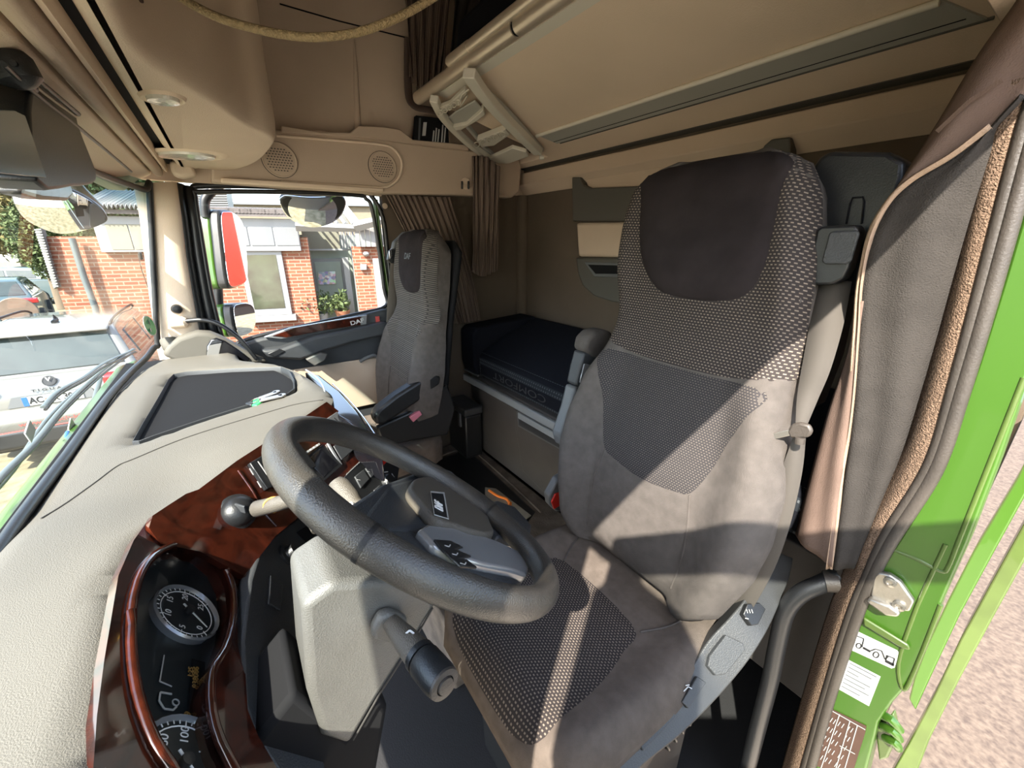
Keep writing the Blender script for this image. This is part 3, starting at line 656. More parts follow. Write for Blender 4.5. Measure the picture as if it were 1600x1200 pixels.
for q in ([(549, 748), (563, 737), (572, 752), (559, 766)], [(566, 735), (577, 726), (586, 739), (575, 749)], [(565, 781), (577, 771), (584, 780), (573, 791)], [(579, 769), (588, 761), (595, 770), (586, 778)]):
    b_ = mq('rocker_switch', q, .014, 'anth', sb)
    strokes('switch_symbol', [(MP(lerp(q[0][0], q[2][0], .4), lerp(q[0][1], q[2][1], .4), .0152), MP(lerp(q[0][0], q[2][0], .6), lerp(q[0][1], q[2][1], .55), .0152))], .0008, MN, 'white', b_)
strokes('slider_marks', [(MP(541+k*3.2, 742-k*3, .0115), MP(543+k*3.2, 739-k*3, .0115)) for k in range(10)], .0007, MN, 'whited', sb)
mq('hazard_switch', [(585, 716), (602, 722), (594, 731)], .014, 'red', sb, bevel=.001)
kb = lathe('rotary_knob', [(.024, .0), (.024, .012), (.019, .02), (0, .021)], MP(604, 754, .010), MN, 'blackp', sb)
strokes('knob_mark', [(MP(601, 745, .032), MP(606, 762, .032)), (MP(594, 748, .012), MP(597, 742, .012)), (MP(600, 738, .012), MP(606, 737, .012)), (MP(612, 740, .012), MP(616, 746, .012))], .0016, MN, 'white', kb)
# round ball vent in the wood
bv = lathe('ball_vent', [(.034, -.004), (.036, .002), (.031, .006)]+[(.031*math.cos(a), .004+.027*math.sin(a)) for a in [R(x) for x in range(10, 91, 10)]], MP(371, 800, .002), (MN*.8+Vector((-.5, 0, .3))).normalized(), 'gloss', db)
bv.data.materials[0] = M['blackp']
box('vent_flap', MP(376, 794, .032), (.026, .004, .016), 'anth', bv, rot=Matrix.Rotation(.6, 3, 'Z'), bevel=.001)
# glossy end cap with bright lines
prism('gloss_end', [W(*p, 'z', .822) for p in [(476, 580), (500, 586), (532, 611), (562, 645), (596, 694), (582, 690), (545, 660), (510, 640), (500, 606)]], (0, 0, -.12), 'gloss', db, bevel=.01, bseg=3)
tube('chrome_edge', [W(*p, 'z', .838) for p in [(478, 578), (493, 588), (505, 604), (511, 630)]], .003, 'alu', db, cr=4)
tube('chrome_edge', [W(*p, 'z', .80) for p in [(520, 600), (545, 625), (570, 655), (594, 692)]], .003, 'chrome', db, cr=4)
# lower black panel with light knob
Q0 = Vector((-.52, .02, .665)); QN = Vector((-.15, -.85, .50)).normalized()
def QP(px, py, o=0): return PL(px, py, Q0+QN*o, QN)
lp = prism('lower_panel', [QP(*p) for p in [(392, 905), (404, 868), (428, 838), (470, 806), (540, 796), (575, 830), (530, 870), (505, 872), (475, 905), (482, 980), (490, 1050), (500, 1150), (520, 1260), (455, 1260), (436, 1205), (398, 1145), (384, 1100), (380, 1000)]], -QN*.03, 'anth', db, bevel=.004)
kn = lathe('light_knob', [(.026, 0), (.026, .006), (.018, .008), (.016, .022), (0, .023)], QP(449, 868, .0), QN, 'blackp', lp)
strokes('knob_symbol', [(QP(455, 890, .001), QP(458, 884, .001)), (QP(458, 884, .001), QP(454, 887, .001))], .0012, QN, 'white', lp)
for q in ([(463, 832), (500, 808), (512, 822), (478, 848)], [(482, 853), (520, 826), (524, 831), (488, 858)], [(478, 872), (500, 856), (496, 868), (482, 884)]):
    prism('panel_slot', [QP(*p, .0005) for p in q], QN*.001, 'blackm', lp, bevel=0)
prism('panel_button', [QP(*p, .0) for p in [(420, 900), (440, 915), (436, 955), (417, 945)]], QN*.004, 'anth', lp)
# keys on the tray
ky = thing('key_ring', W(415, 625, 'z', .84), 'bunch of keys with a bright green tag lying on the dashboard tray', 'keys')
def kz(px, py, z=.843): return W(px, py, 'z', z)
lathe('split_ring', [(.016, -.001), (.0175, 0), (.016, .001), (.0145, 0), (.016, -.001)], kz(398, 626, .853), (0, .3, 1), 'steel', ky)
prism('key_tag', [kz(*p) for p in [(396, 628), (408, 625), (411, 631), (402, 637), (394, 636)]], (0, 0, .008), 'stgreen', ky, bevel=.003)
bpy.data.objects['key_tag'].data.materials[0] = mat('tag_green', (.03, .45, .10), .4)
for a, b in (((405, 627), (441, 619)), ((404, 624), (432, 614))):
    k_ = prism('key', [kz(*p, .852) for p in [(a[0], a[1]-2), (b[0], b[1]-2), (b[0]+1, b[1]+2), (a[0]+1, a[1]+2)]], (0, 0, .004), 'steel', ky, bevel=.001)
    lathe('key_head', [(.011, 0), (.012, .003), (.011, .006), (0, .006)], kz(b[0], b[1], .850), (0, 0, 1), 'steel', k_)
box('key_fob', kz(392, 632, .846), (.03, .018, .012), 'blackp', ky, rot=Matrix.Rotation(.5, 3, 'Z'))

# ================================================================== STEERING COLUMN + WHEEL
cz = thing('steering_column', (-.735, -.05, .62), 'grey plastic steering column shroud with control stalks below the wheel', 'steering column')
prof = [(.0, .885), (-.04, .900), (-.11, .865), (-.165, .825), (-.180, .775), (-.135, .725), (-.072, .652), (-.02, .588), (.012, .64), (.016, .735)]
sh = prism('shroud', [(-.81, y, z) for y, z in prof], (.12, 0, 0), 'shroud', cz, bevel=.012, bseg=4)
prism('shroud_base', [(-.80, y, z) for y, z in [(.03, .74), (-.02, .60), (-.07, .655), (-.085, .60), (-.05, .46), (.03, .30), (.12, .30), (.12, .66)]], (.13, 0, 0), 'blackm', cz, bevel=.01)
tube('shroud_seam', [W(*p, 'x', -.8112) for p in [(676, 950), (640, 1012), (592, 1086), (552, 1156)]], .0015, 'dash_line', sh, res=6)
bt = prism('stalk_boot', [W(*p, 'x', -.811) for p in [(588, 950), (606, 944), (632, 955), (630, 975), (604, 994), (577, 986), (576, 972)]], (-.018, 0, 0), 'shroud', cz, bevel=.007, bseg=3)
a = W(607, 968, 'x', -.82); b = W(693, 1068, 'x', -.955)
def lp_(t): return a.lerp(b, t)
stk = tube('indicator_stalk', [lp_(t) for t in (0, .15, .35, .55, .62)], [.011, .0135, .0165, .0185, .0195], 'hub', cz, res=20)
tube('stalk_collar', [lp_(t) for t in (.60, .66)], [.0205, .0205], 'blackp', stk, res=24)
tube('stalk_sleeve', [lp_(t) for t in (.67, .70, .93, 1.0)], [.0195, .0215, .0215, .020], 'blackp', stk, res=24)
dv = (b-a).normalized()
lathe('stalk_end', [(.020, -.002), (.019, .003), (.012, .004), (.011, .000), (.010, .006), (0, .007)], b, dv, 'rubber', stk)
nn = (CAM-lp_(.5)).normalized()
strokes('stalk_symbol', [(W(634, 990, 'x', -.873), W(640, 985, 'x', -.875)), (W(640, 985, 'x', -.875), W(647, 990, 'x', -.88)), (W(628, 1020, 'x', -.885), W(632, 1026, 'x', -.885))], .0012, nn, 'white', stk)
# right stalks
c1 = W(470, 778, 'x', -.56); c2 = W(402, 795, 'x', -.475)
s2 = tube('wiper_stalk', [c1+Vector((-.08, -.01, -.02)), c1, c1.lerp(c2, .5), c2, c2.lerp(c1, -.06)], [.009, .0115, .014, .0155, .009], 'hub', cz, res=18)
q = c1.lerp(c2, .62)
tube('rubber_band', [q+Vector((0, .0158*math.cos(t), .0158*math.sin(t))) for t in [2*math.pi*k/16 for k in range(16)]], .0016, 'yellow', s2, closed=True, res=6)
tube('band_tail', [q+Vector((0, -.012, .012)), q+Vector((-.012, -.028, .0)), q+Vector((-.02, -.034, -.012))], .0016, 'yellow', s2, res=6, cr=3)
s3 = tube('retarder_stalk', [W(575, 800, 'x', -.60), W(556, 790, 'x', -.56), W(545, 778, 'x', -.54), W(530, 760, 'x', -.515), W(524, 752, 'x', -.505)], [.012, .016, .021, .021, .014], 'hub', cz, res=18)
text('stalk_lettering', '2', .018, W(548, 790, 'x', -.575), (-.5, -.5, -.2), (.3, -.3, .8), 'white', s3)

WC = Vector((-.735, -.197, .914)); WA = R(39.0)
WN = Vector((0, -math.sin(WA), math.cos(WA))); WU = Vector((0, math.cos(WA), math.sin(WA))); WX = Vector((1, 0, 0))
sw = thing('steering_wheel', WC, 'large black steering wheel with silver spokes and lettered hub in front of the driver seat', 'steering wheel')
RR = .235
N_ = 96
ring = [WC+WX*RR*math.cos(2*math.pi*k/N_)+WU*RR*math.sin(2*math.pi*k/N_) for k in range(N_)]
rg = []
for k in range(N_):
    t = 2*math.pi*k/N_; d = WX*math.cos(t)+WU*math.sin(t)
    rg.append([ring[k]+d*.0195*math.cos(2*math.pi*j/24)+WN*.0225*math.sin(2*math.pi*j/24) for j in range(24)])
loft('rim', rg+[rg[0]], 'rim', sw, cap=False, ang=80)
def rimband(px, py, nm='rim_joint'):
    q = PL(px, py, WC, WN)-WC; t = math.atan2(q.dot(WU), q.dot(WX)); rows = []
    for dt in (-.012, .012):
        d = WX*math.cos(t+dt)+WU*math.sin(t+dt); c_ = WC+d*RR
        rows.append([c_+d*.0201*math.cos(2*math.pi*j/24)+WN*.0231*math.sin(2*math.pi*j/24) for j in range(24)])
    loft(nm, rows, 'blackp', sw, cap=False)
rimband(572, 850); rimband(866, 838-20); 
def WP(px, py, o=0): return PL(px, py, WC+WN*o, WN)
def wq(name, pts, o, th, m, par=sw, bevel=.004, bseg=3, cr=0):
    v = [WP(*p, o) for p in pts]
    if cr: v = crom(v, cr, True)
    return prism(name, v, WN*th, m, par, bevel=bevel, bseg=bseg)
# spokes (under the pad)
wq('spoke', [(644, 843), (657, 834), (705, 838), (735, 846), (768, 857), (800, 872), (829, 890), (815, 913), (790, 905), (745, 897), (700, 885), (668, 868)], -.030, .018, 'silver', bevel=.006)
wq('spoke', [(560, 835), (640, 843), (700, 885), (745, 897), (790, 905), (815, 913), (800, 925), (740, 915), (640, 890), (570, 870)], -.040, .014, 'hubd', bevel=.006)
wq('spoke', [(745, 815), (770, 790), (800, 800), (826, 830), (822, 850), (800, 856), (770, 850)], -.035, .018, 'hubd', bevel=.006)
wq('spoke', [(500, 830), (590, 770), (655, 745), (700, 745), (690, 770), (640, 800), (560, 850), (515, 850)], -.045, .020, 'hubd', bevel=.008)
hb = wq('hub_shell', [(545, 830), (590, 775), (630, 762), (700, 768), (756, 820), (765, 852), (700, 850), (640, 850), (570, 866)], -.05, .026, 'hubd', bevel=.014, bseg=4)
pad = wq('horn_pad', [(631, 775), (640, 762), (660, 757), (690, 762), (712, 780), (735, 797), (752, 812), (758, 830), (763, 849), (730, 847), (704, 838), (680, 833), (659, 817), (645, 800), (634, 786)], -.026, .022, 'hub', bevel=.008, bseg=4, cr=3)
em = wq('emblem', [(672, 768), (694, 770), (701, 812), (678, 805)], -.0035, .0015, 'whited', pad, bevel=.0005)
wq('emblem_field', [(673.5, 770), (692.5, 772), (699, 809.5), (679, 803.5)], -.002, .0006, 'blackp', em, bevel=0)
e0 = WP(686, 790, -.0010); ex = (WP(691, 770, -.001)-WP(695, 810, -.001)).normalized()
text('emblem_letters', 'DAF', .0225, e0, ex, WN.cross(ex), 'gaugew', em, bold=.0009, sx=1.0)
gr = wq('button_cluster', [(655, 757), (665, 747), (690, 744), (706, 754), (709, 772), (700, 776), (684, 768)], -.030, .022, 'greyp', bevel=.006, cr=3)
strokes('grille_line', [(WP(672+k*6, 750+k*1.5, -.0075), WP(684+k*5, 762+k*3, -.0075)) for k in range(5)], .0012, WN, 'blackm', gr)
for i, q in enumerate(([(676, 846), (703, 848), (722, 858), (693, 866)], [(687, 858), (712, 862), (735, 872), (706, 878)], [(703, 874), (727, 877), (744, 890), (718, 888)])):
    b_ = wq('spoke_button', q, -.013, .004, 'blackp', bevel=.0015)
    cx, cy = sum(p[0] for p in q)/4, sum(p[1] for p in q)/4
    strokes('button_symbol', [(WP(cx-4, cy-2, -.0085), WP(cx+3, cy, -.0085)), (WP(cx+3, cy, -.0085), WP(cx+5, cy-3, -.0085))], .0008, WN, 'white', b_)

# ================================================================== OVERHEAD CONSOLE
oc = thing('overhead_console', (0, 0, 1.6), 'beige overhead console with two oval reading lamps above the windshield', 'overhead console')
plan = [(-.99, .10), (.93, .085), (.96, .0), (.95, -.085), (.84, -.145), (.62, -.19), (.34, -.205), (.22, -.20), (.15, -.172), (.08, -.125), (-.08, -.06), (-.20, .0), (-.30, .035), (-.45, .045), (-.99, .045)]
rgs = []
for z, f in ((1.605, .0), (1.600, .018), (1.606, .010), (1.618, .004), (1.65, 0), (1.8, 0), (2.3, -.02)):
    n_ = len(plan); rr = []
    P2 = crom([(a, b, 0) for a, b in plan], 5, True); cc = len(P2)
    for i, p in enumerate(P2):
        t = (P2[(i+1) % cc]-P2[i-1]).normalized(); nrm = Vector((-t.y, t.x, 0))
        s_ = -1
        rr.append(Vector((p.x, p.y, z))-nrm*f*s_*-1)
    if f or z > 1.61: rgs.append(rr)
loft('console_shell', rgs, 'beige', oc, ang=50)
for px, py, L, wv in ((254, 153, (1, .0), 1), (292, 242, (1, 0), .8)):
    q = W(px, py, 'z', 1.598); d = (W(px+24, py+6, 'z', 1.598)-W(px-24, py-6, 'z', 1.598)); ln = d.length/2; d.normalize(); w_ = Vector((0, 0, 1)).cross(d)
    wd_ = (W(px, py+9, 'z', 1.598)-W(px, py-9, 'z', 1.598)).length/2*.75
    def ov(f, g, z): return [q+d*ln*f*math.cos(2*math.pi*k/24)+w_*wd_*g*math.sin(2*math.pi*k/24)+Vector((0, 0, z)) for k in range(24)]
    lm = loft('reading_lamp', [ov(1.45, 1.5, .003), ov(1.3, 1.35, -.004), ov(1.05, 1.05, -.001)], 'beige', oc, cap=True)
    loft('lamp_lens', [ov(1.0, 1.0, .0), ov(.95, .95, -.008), ov(.5, .5, -.011)], 'lamp', lm)
prism('console_slot', [(-.40, .043, 1.72), (-.33, .030, 1.66), (-.31, .030, 1.72), (-.33, .03, 2.2), (-.40, .04, 2.2)], (0, -.006, 0), 'brown', oc, bevel=.002)
tag(prism('console_bracket', [(.93, .10, 1.62), (.93, .03, 1.62), (.93, .02, 1.575), (.93, .07, 1.56), (.93, .10, 1.57)], (.08, 0, 0), 'beige', bevel=.012), 'small beige cover block under the passenger end of the overhead console', 'cover')

# ================================================================== UPPER BUNK
UB0 = Vector((0, -1.67, 1.75)); UBN = Vector((0, -.18, .77)).normalized()
def UBP(px, py, o=0): return PL(px, py, UB0+UBN*o, UBN)
def UB(x, y, o=0): return Vector((x, y, 1.75+(-y-1.67+0)*-.18/.77*-1*-1 if False else 1.75+(y+1.67)*.18/.77))+UBN*o
ub = thing('upper_bunk', (0, -1.3, 1.84), 'beige underside board of the upper bunk hung across the rear wall', 'bunk')
prism('bunk_board', [UB(.70, -.905), UB(-1.15, -.905), UB(-1.15, -1.672), UB(1.03, -1.672), UB(1.03, -1.60), UB(.70, -1.60)], UBN*.05, 'beige', ub, bevel=.004)
prism('edge_strip', [UB(.62, -.908, -.004), UB(-1.15, -.908, -.004), UB(-1.15, -.945, -.004), UB(.60, -.945, -.004)], UBN*.006, 'ladder', ub, bevel=.001)
prof = prism('mounting_profile', [UB(.52, -1.385, -.004), UB(-.90, -1.385, -.004), UB(-.96, -1.50, -.004), UB(.50, -1.50, -.004)], UBN*.008, 'alup', ub, bevel=.001)
tube('profile_lip', [UB(.52, -1.385, -.008), UB(-.90, -1.385, -.008)], .008, 'ladder', prof, res=10)
tube('profile_groove', [UB(.50, -1.476, -.0035), UB(-.93, -1.476, -.0035)], .002, 'blackm', prof, res=6)
tube('profile_groove', [UB(.48, -1.503, -.003), UB(-.97, -1.503, -.003)], .004, 'olive', prof, res=6)
for p in ((862, 206), (985, 166), (1046, 146), (1210, 90)):
    q = UBP(p[0], p[1], -.005); lathe('screw', [(.006, 0), (.006, -.002), (.002, -.002), (0, -.0005)], q, UBN, 'steel', prof, res=10)
prism('edge_seal', [UB(1.03, -1.655, -.003), UB(-1.15, -1.655, -.003), UB(-1.15, -1.69, -.003), UB(1.03, -1.69, -.003)], UBN*.01, 'olive', ub, bevel=0)
tg = thing('guard_tube', (0, -.885, 1.95), 'long beige metal tube along the front of the upper bunk', 'tube')
ty, tz = -.882, 1.943
tube('tube', [(.765, ty, tz), (-.02, ty, tz)], .026, 'tube', tg, res=20)
tube('joint', [(-.02, ty, tz), (-.034, ty, tz)], .022, 'blackm', tg, res=16)
tube('tube', [(-.034, ty, tz), (-1.12, ty, tz)], .026, 'tube', tg, res=20)
tg2 = thing('guard_tube', (0, -.86, 2.03), 'shorter thin beige tube lying parallel above the bunk front tube', 'tube')
a = W(702, 97, 'y', -.86); 
tube('tube', [a, Vector((-1.12, a.y, a.z))], .018, 'tube', tg2, res=16)
tube('tube_sleeve', [a+Vector((-.01, 0, 0)), a+Vector((-.16, 0, 0))], .020, 'tube', tg2, res=16)
# stowed bedding on the upper bunk
bd = prism('bunk_bedding', [(-1.1, -.96, 2.0), (-1.1, -1.66, 1.86), (-1.1, -1.66, 2.15), (-1.1, -1.0, 2.22)], (1.7, 0, 0), 'bed', bevel=.06, bseg=4)
tag(bd, 'dark rolled bedding stowed on top of the upper bunk', 'bedding')
# ---- ladder
ld = thing('ladder', UBP(760, 190, -.05), 'light grey plastic folding ladder clipped under the upper bunk', 'ladder')
def LQ(name, pts, o, th, m='ladder', par=ld, bevel=.004, cr=0):
    v = [UBP(*p, o) for p in pts]
    if cr: v = crom(v, cr, True)
    return prism(name, v, UBN*th, m, par, bevel=bevel)
def rail(name, c, w, o, th, m='ladder'):
    v = crom([UBP(*p, o) for p in c], 4); rows = []
    for i, p in enumerate(v):
        t = (v[min(i+1, len(v)-1)]-v[max(i-1, 0)]).normalized(); s_ = t.cross(UBN)
        rows.append([p+s_*w, p-s_*w, p-s_*w+UBN*th, p+s_*w+UBN*th])
    return loft(name, rows, m, ld, bevel=.004)
rail('side_rail', [(677, 160), (690, 185), (712, 210), (740, 235), (762, 250), (781, 262)], .018, -.055, .03)
rail('side_rail', [(731, 122), (752, 152), (780, 184), (810, 214), (840, 243)], .024, -.06, .035)
rail('back_rail', [(745, 138), (775, 162), (805, 192), (846, 238)], .012, -.03, .02, 'alup')
rail('back_rail', [(728, 198), (742, 214), (756, 232), (772, 246)], .010, -.03, .02, 'alup')
LQ('rung', [(702, 200), (728, 195), (755, 172), (758, 180), (745, 190), (722, 203), (706, 205)], -.05, .03)
LQ('rung', [(684, 170), (702, 163), (726, 140), (730, 148), (720, 160), (702, 172), (690, 177)], -.05, .02)
LQ('rung', [(694, 190), (712, 175), (742, 158), (756, 174), (728, 194), (700, 200)], -.035, .008, 'alup')
LQ('rung', [(745, 220), (790, 203), (797, 211), (772, 228), (752, 230)], -.045, .03)
LQ('rung', [(765, 248), (800, 232), (822, 238), (826, 245), (795, 256), (772, 256)], -.05, .02)
for (x0, y0, x1, y1, n_) in ((688, 176, 716, 160, 5), (745, 226, 786, 210, 5)):
    for k in range(n_):
        t = k/(n_-1); px, py = lerp(x0, x1, t), lerp(y0, y1, t)
        v = [UBP(px+4.2*math.cos(a_), py+4.0*math.sin(a_), -.062) for a_ in [2*math.pi*j/12 for j in range(12)]]
        tube('rung_slot_rib', v, .0022, 'ladder', ld, closed=True, res=6)
tube('rung_rib', [UBP(716, 164, -.06), UBP(722, 148, -.06), UBP(732, 140, -.06)], .003, 'ladder', ld, res=6)
tube('rung_rib', [UBP(720, 166, -.06), UBP(730, 150, -.06)], .003, 'ladder', ld, res=6)
for p in ((782, 263), (846, 246)): lathe('rail_foot', [(.010, -.01), (.012, 0), (.010, .012)], UBP(*p, -.045), (-.4, -.9, 0), 'ladder', ld, res=14)

# ================================================================== CURTAINS
def cloth(name, top, bot, m, folds, amp, nd, parent=None, nz=10, sag=None, nx=None, thick=.003, uvw=1.0):
    """gathered cloth between a top path and a bottom path; nd = fold direction"""
    T = crom(top, 8); B_ = crom(bot, 8); nx = nx or folds*8; nd = Vector(nd)
    def at(Pp, t):
        f = t*(len(Pp)-1); i = min(int(f), len(Pp)-2); return Pp[i].lerp(Pp[i+1], f-i)
    rows, uv = [], []
    for j in range(nz+1):
        s = j/nz; r = []
        for i in range(nx+1):
            t = i/nx; p = at(T, t).lerp(at(B_, t), s)
            ph = t*folds*2*math.pi
            a = amp*(math.sin(ph+1.2*math.sin(3.1*s+t*5))+.35*math.sin(2.3*ph+s*4))*(.55+.45*s)
            p = p+nd*a
            if sag: p = p+Vector(sag)*math.sin(math.pi*s)
            r.append(p); uv.append((t*uvw, s))
        rows.append(r)
    n = nx+1; vs = [v for r in rows for v in r]; fs = [(i*n+j, i*n+j+1, (i+1)*n+j+1, (i+1)*n+j) for i in range(nz) for j in range(nx)]
    return mk(name, vs, fs, m, parent, uvs=uv, solid=thick, ang=80)
# gathered curtain behind the passenger seat
cu1 = cloth('side_curtain', [W(602, 303, 'x', 1.02), W(650, 306, 'x', 1.0), W(704, 308, 'x', .98)], [W(690, 505, 'x', .99), W(718, 505, 'x', .97), W(750, 499, 'x', .95)], 'curts', 13, .014, (-1, .1, 0), nz=22, sag=(0, -.02, 0), uvw=1)
tag(cu1, 'brown striped curtain gathered at its top behind the passenger seat, reaching the mattress', 'curtain')
cu2 = cloth('bunk_curtain', [W(738, 244, 'x', .90), W(760, 245, 'x', .88), W(782, 262, 'x', .86)], [W(738, 425, 'x', .93), W(755, 432, 'x', .92), W(776, 422, 'x', .91)], 'curts', 6, .016, (-1, .1, 0), nz=22, uvw=.5)
tag(cu2, 'short bunched brown curtain hanging below the ladder beside the coat hook', 'curtain')
cu3 = cloth('bunk_curtain', [W(632, -20, 'x', .96), W(670, -20, 'x', .93), W(706, -20, 'x', .90)], [W(640, 120, 'x', .96), W(662, 148, 'x', .93), W(688, 140, 'x', .90)], 'curts', 6, .018, (-1, .1, 0), nz=22, uvw=.5)
tag(cu3, 'brown bunched curtain hanging from the ceiling above the speaker shelf', 'curtain')
cu4 = cloth('bunk_curtain', [W(712, -20, 'x', .80), W(760, -20, 'x', .75), W(800, -20, 'x', .70)], [W(700, 110, 'x', .80), W(712, 100, 'x', .78), W(730, 86, 'x', .76)], 'curtf', 5, .015, (-1, .1, 0), nz=14)
tag(cu4, 'dark curtain end hanging in the shadow behind the bunk tubes', 'curtain')
tag(tube('tie_band', [W(638, 60, 'x', .99), W(638, 140, 'x', .99), W(646, 165, 'x', .97), W(672, 172, 'x', .95), W(700, 178, 'x', .93)], (.006, .02), 'curts', cr=5), 'brown curtain tie band looping from the ceiling curtain down to the ladder', 'tie band')
struct(lathe('trim_16', [(.0, 0), (.014, 0), (.014, .006), (0, .007)], W(601, 322, 'x', 1.04), (-1, 0, 0), 'beiged', None))
# cord hanging across the cab
cp = [(262, -22, .62), (285, -2, .62), (340, 27, .62), (400, 45, .63), (450, 55, .64), (500, 58, .64), (560, 50, .65), (620, 28, .66), (672, -1, .67), (700, -22, .68), (760, -80, .72)]
rp_ = [CAM+ray(x, y)/FPX*d for x, y, d in cp]
tag(tube('hanging_cord', rp_, .0062, 'rope', cr=8, res=14), 'yellowish braided cord sagging across the top of the cab', 'cord')

# ================================================================== REAR WALL STORAGE
ru = thing('rear_wall_cabinet', W(960, 380, 'y', -1.68), 'grey and beige storage pockets on the rear wall left of the driver headrest', 'storage unit')
def ry(name, pts, th, m, par=ru, y=-1.688, bevel=.006): return prism(name, [W(*p, 'y', y) for p in pts], (0, th, 0), m, par, bevel=bevel)
ry('upper_pocket', [(904, 278), (916, 278), (921, 290), (932, 295), (1060, 290), (1060, 346), (905, 346)], .05, 'olive')
ry('pocket_back', [(918, 278), (1060, 255), (1060, 295), (932, 298), (922, 292)], .02, 'beiged')
ry('middle_bin', [(907, 348), (1060, 346), (1060, 404), (910, 401)], .035, 'beiged', bevel=.015)
lo = ry('lower_pocket', [(909, 402), (1060, 404), (1060, 480), (966, 471), (938, 462), (920, 446), (913, 428)], .05, 'olive', bevel=.01)
ry('slot_frame', [(924, 409), (1040, 412), (1040, 434), (940, 432)], .056, 'greyp', lo, bevel=.004)
ry('slot', [(930, 413), (1040, 416), (1040, 428), (942, 427)], .058, 'blackm', lo, bevel=.002)
tag(prism('wall_bracket', [W(*p, 'y', -1.685) for p in [(1196, 246), (1204, 230), (1216, 220), (1245, 217), (1246, 250)]], (0, .05, 0), 'olive', bevel=.006), 'dark grey bracket on the rear wall above the driver headrest', 'bracket')

# ================================================================== LOWER BUNK
mt = thing('mattress', (0, -1.45, .6), 'black mattress with a dotted grey front band on the lower bunk', 'mattress')
prism('mattress_body', [(-1.1, y, z) for y, z in [(-1.212, .52), (-1.212, .645), (-1.235, .675), (-1.45, .775), (-1.655, .845), (-1.675, .83), (-1.675, .52)]], (1.95, 0, 0), 'bed', mt, bevel=.012, bseg=3)
prism('mattress_end', [(.855, y, z) for y, z in [(-1.18, .585), (-1.18, .79), (-1.21, .82), (-1.655, .85), (-1.675, .83), (-1.675, .52), (-1.2, .52)]], (.172, 0, 0), 'bed', mt, bevel=.02, bseg=3)
def MBS(u, v, o): return Vector((u, -1.212+o, v)) if v < .645 else Vector((u, -1.212-(v-.645)*.8+o*.6, .645+(v-.645)*1.0+o*.8))
patch('dotted_band', [(-1.05, .525), (.84, .525), (.845, .60), (.84, .668), (-1.05, .668)], MBS, 'bedw', mt, step=.03, puff=.004, skirt=.004, smoothb=0)
patch('lettered_band', [(-1.05, .54), (.82, .54), (.82, .60), (-1.05, .60)], lambda u, v, o: Vector((u, -1.206+o, v)), 'bed', mt, step=.1, puff=.001, skirt=.003, smoothb=0)
text('band_lettering', 'COMFORT', .055, (.42, -1.2035, .572), (1, 0, 0), (0, 0, -1), 'anth', mt, sx=1.9)
bb = thing('bunk_cabinet', (0, -1.23, .25), 'grey bunk base cabinet with a silver rail and a drawer handle below the mattress', 'cabinet')
prism('base_panel', [(-1.1, y, z) for y, z in [(-1.205, 0.002), (-1.205, .50), (-1.25, .51), (-1.67, .51), (-1.67, .002)]], (1.95, 0, 0), 'cab', bb, bevel=.006)
box2('end_panel', (.86, -1.25, .30), (1.03, -1.66, .51), 'cab', bb)
box2('rail', (-.9, -1.205, .445), (1.02, -1.182, .49), 'alu', bb, bevel=.006)
box2('trim_line', (.84, -1.205, .515), (1.02, -1.19, .525), 'greyp', bb, bevel=.002)
dw = prism('drawer', [W(*p, 'y', -1.2) for p in [(806, 640), (884, 684), (940, 715), (945, 840), (900, 820), (818, 735), (806, 668)]], (0, .006, 0), 'cab', bb, bevel=.004)
prism('handle_recess', [W(*p, 'y', -1.193) for p in [(807, 643), (812, 640), (930, 706), (930, 733), (810, 666)]], (0, .002, 0), 'greyp', dw, bevel=.001)
prism('handle_shadow_gap', [W(*p, 'y', -1.191) for p in [(811, 653), (925, 717), (925, 728), (811, 664)]], (0, .002, 0), 'anth', dw, bevel=0)
prism('handle', [W(*p, 'y', -1.188) for p in [(811, 644), (925, 708), (925, 719), (811, 653)]], (0, .008, 0), 'alu', dw, bevel=.002)
fc = thing('storage_case', (.85, -1.12, 0), 'black upright case on the floor between passenger seat and bunk base', 'case')
box2('case_body', (.76, -1.17, .0), (1.0, -1.05, .30), 'blackp', fc, bevel=.012)
box2('case_lid', (.75, -1.175, .30), (1.01, -1.045, .35), 'anth', fc, bevel=.01)
box2('latch', (.80, -1.048, .22), (.83, -1.035, .31), 'greyp', fc)
# mat lines on the tunnel, paper with an orange label
tube('mat_edge', [W(668, 722, 'z', .004), W(700, 708, 'z', .004), W(732, 699, 'z', .004), W(738, 702, 'z', .004), W(790, 748, 'z', .004), W(845, 800, 'z', .004)], .006, 'floor', None, cr=3).name = 'trim_17'
bpy.data.objects['trim_17']['kind'] = 'structure'
struct(prism('trim_18', [W(*p, 'z', .0035) for p in [(672, 722), (730, 702), (836, 800), (800, 850), (700, 760)]], (0, 0, -.01), 'blackp', bevel=0))
pa = thing('paper_sheet', W(800, 785, 'z', .02), 'beige sheet with orange markings lying on the tunnel beside the driver seat', 'paper')
prism('sheet', [W(*p, 'z', .012) for p in [(758, 762), (775, 764), (830, 806), (800, 830), (757, 790)]], (0, 0, .003), 'paper', pa, bevel=0)
tube('marking', [W(*p, 'z', .02) for p in [(764, 766), (778, 775), (792, 780), (797, 790)]], .007, 'orange', pa, cr=3, res=6)
tube('marking', [W(*p, 'z', .02) for p in [(797, 786), (794, 798)]], .011, 'orange', pa, res=6)

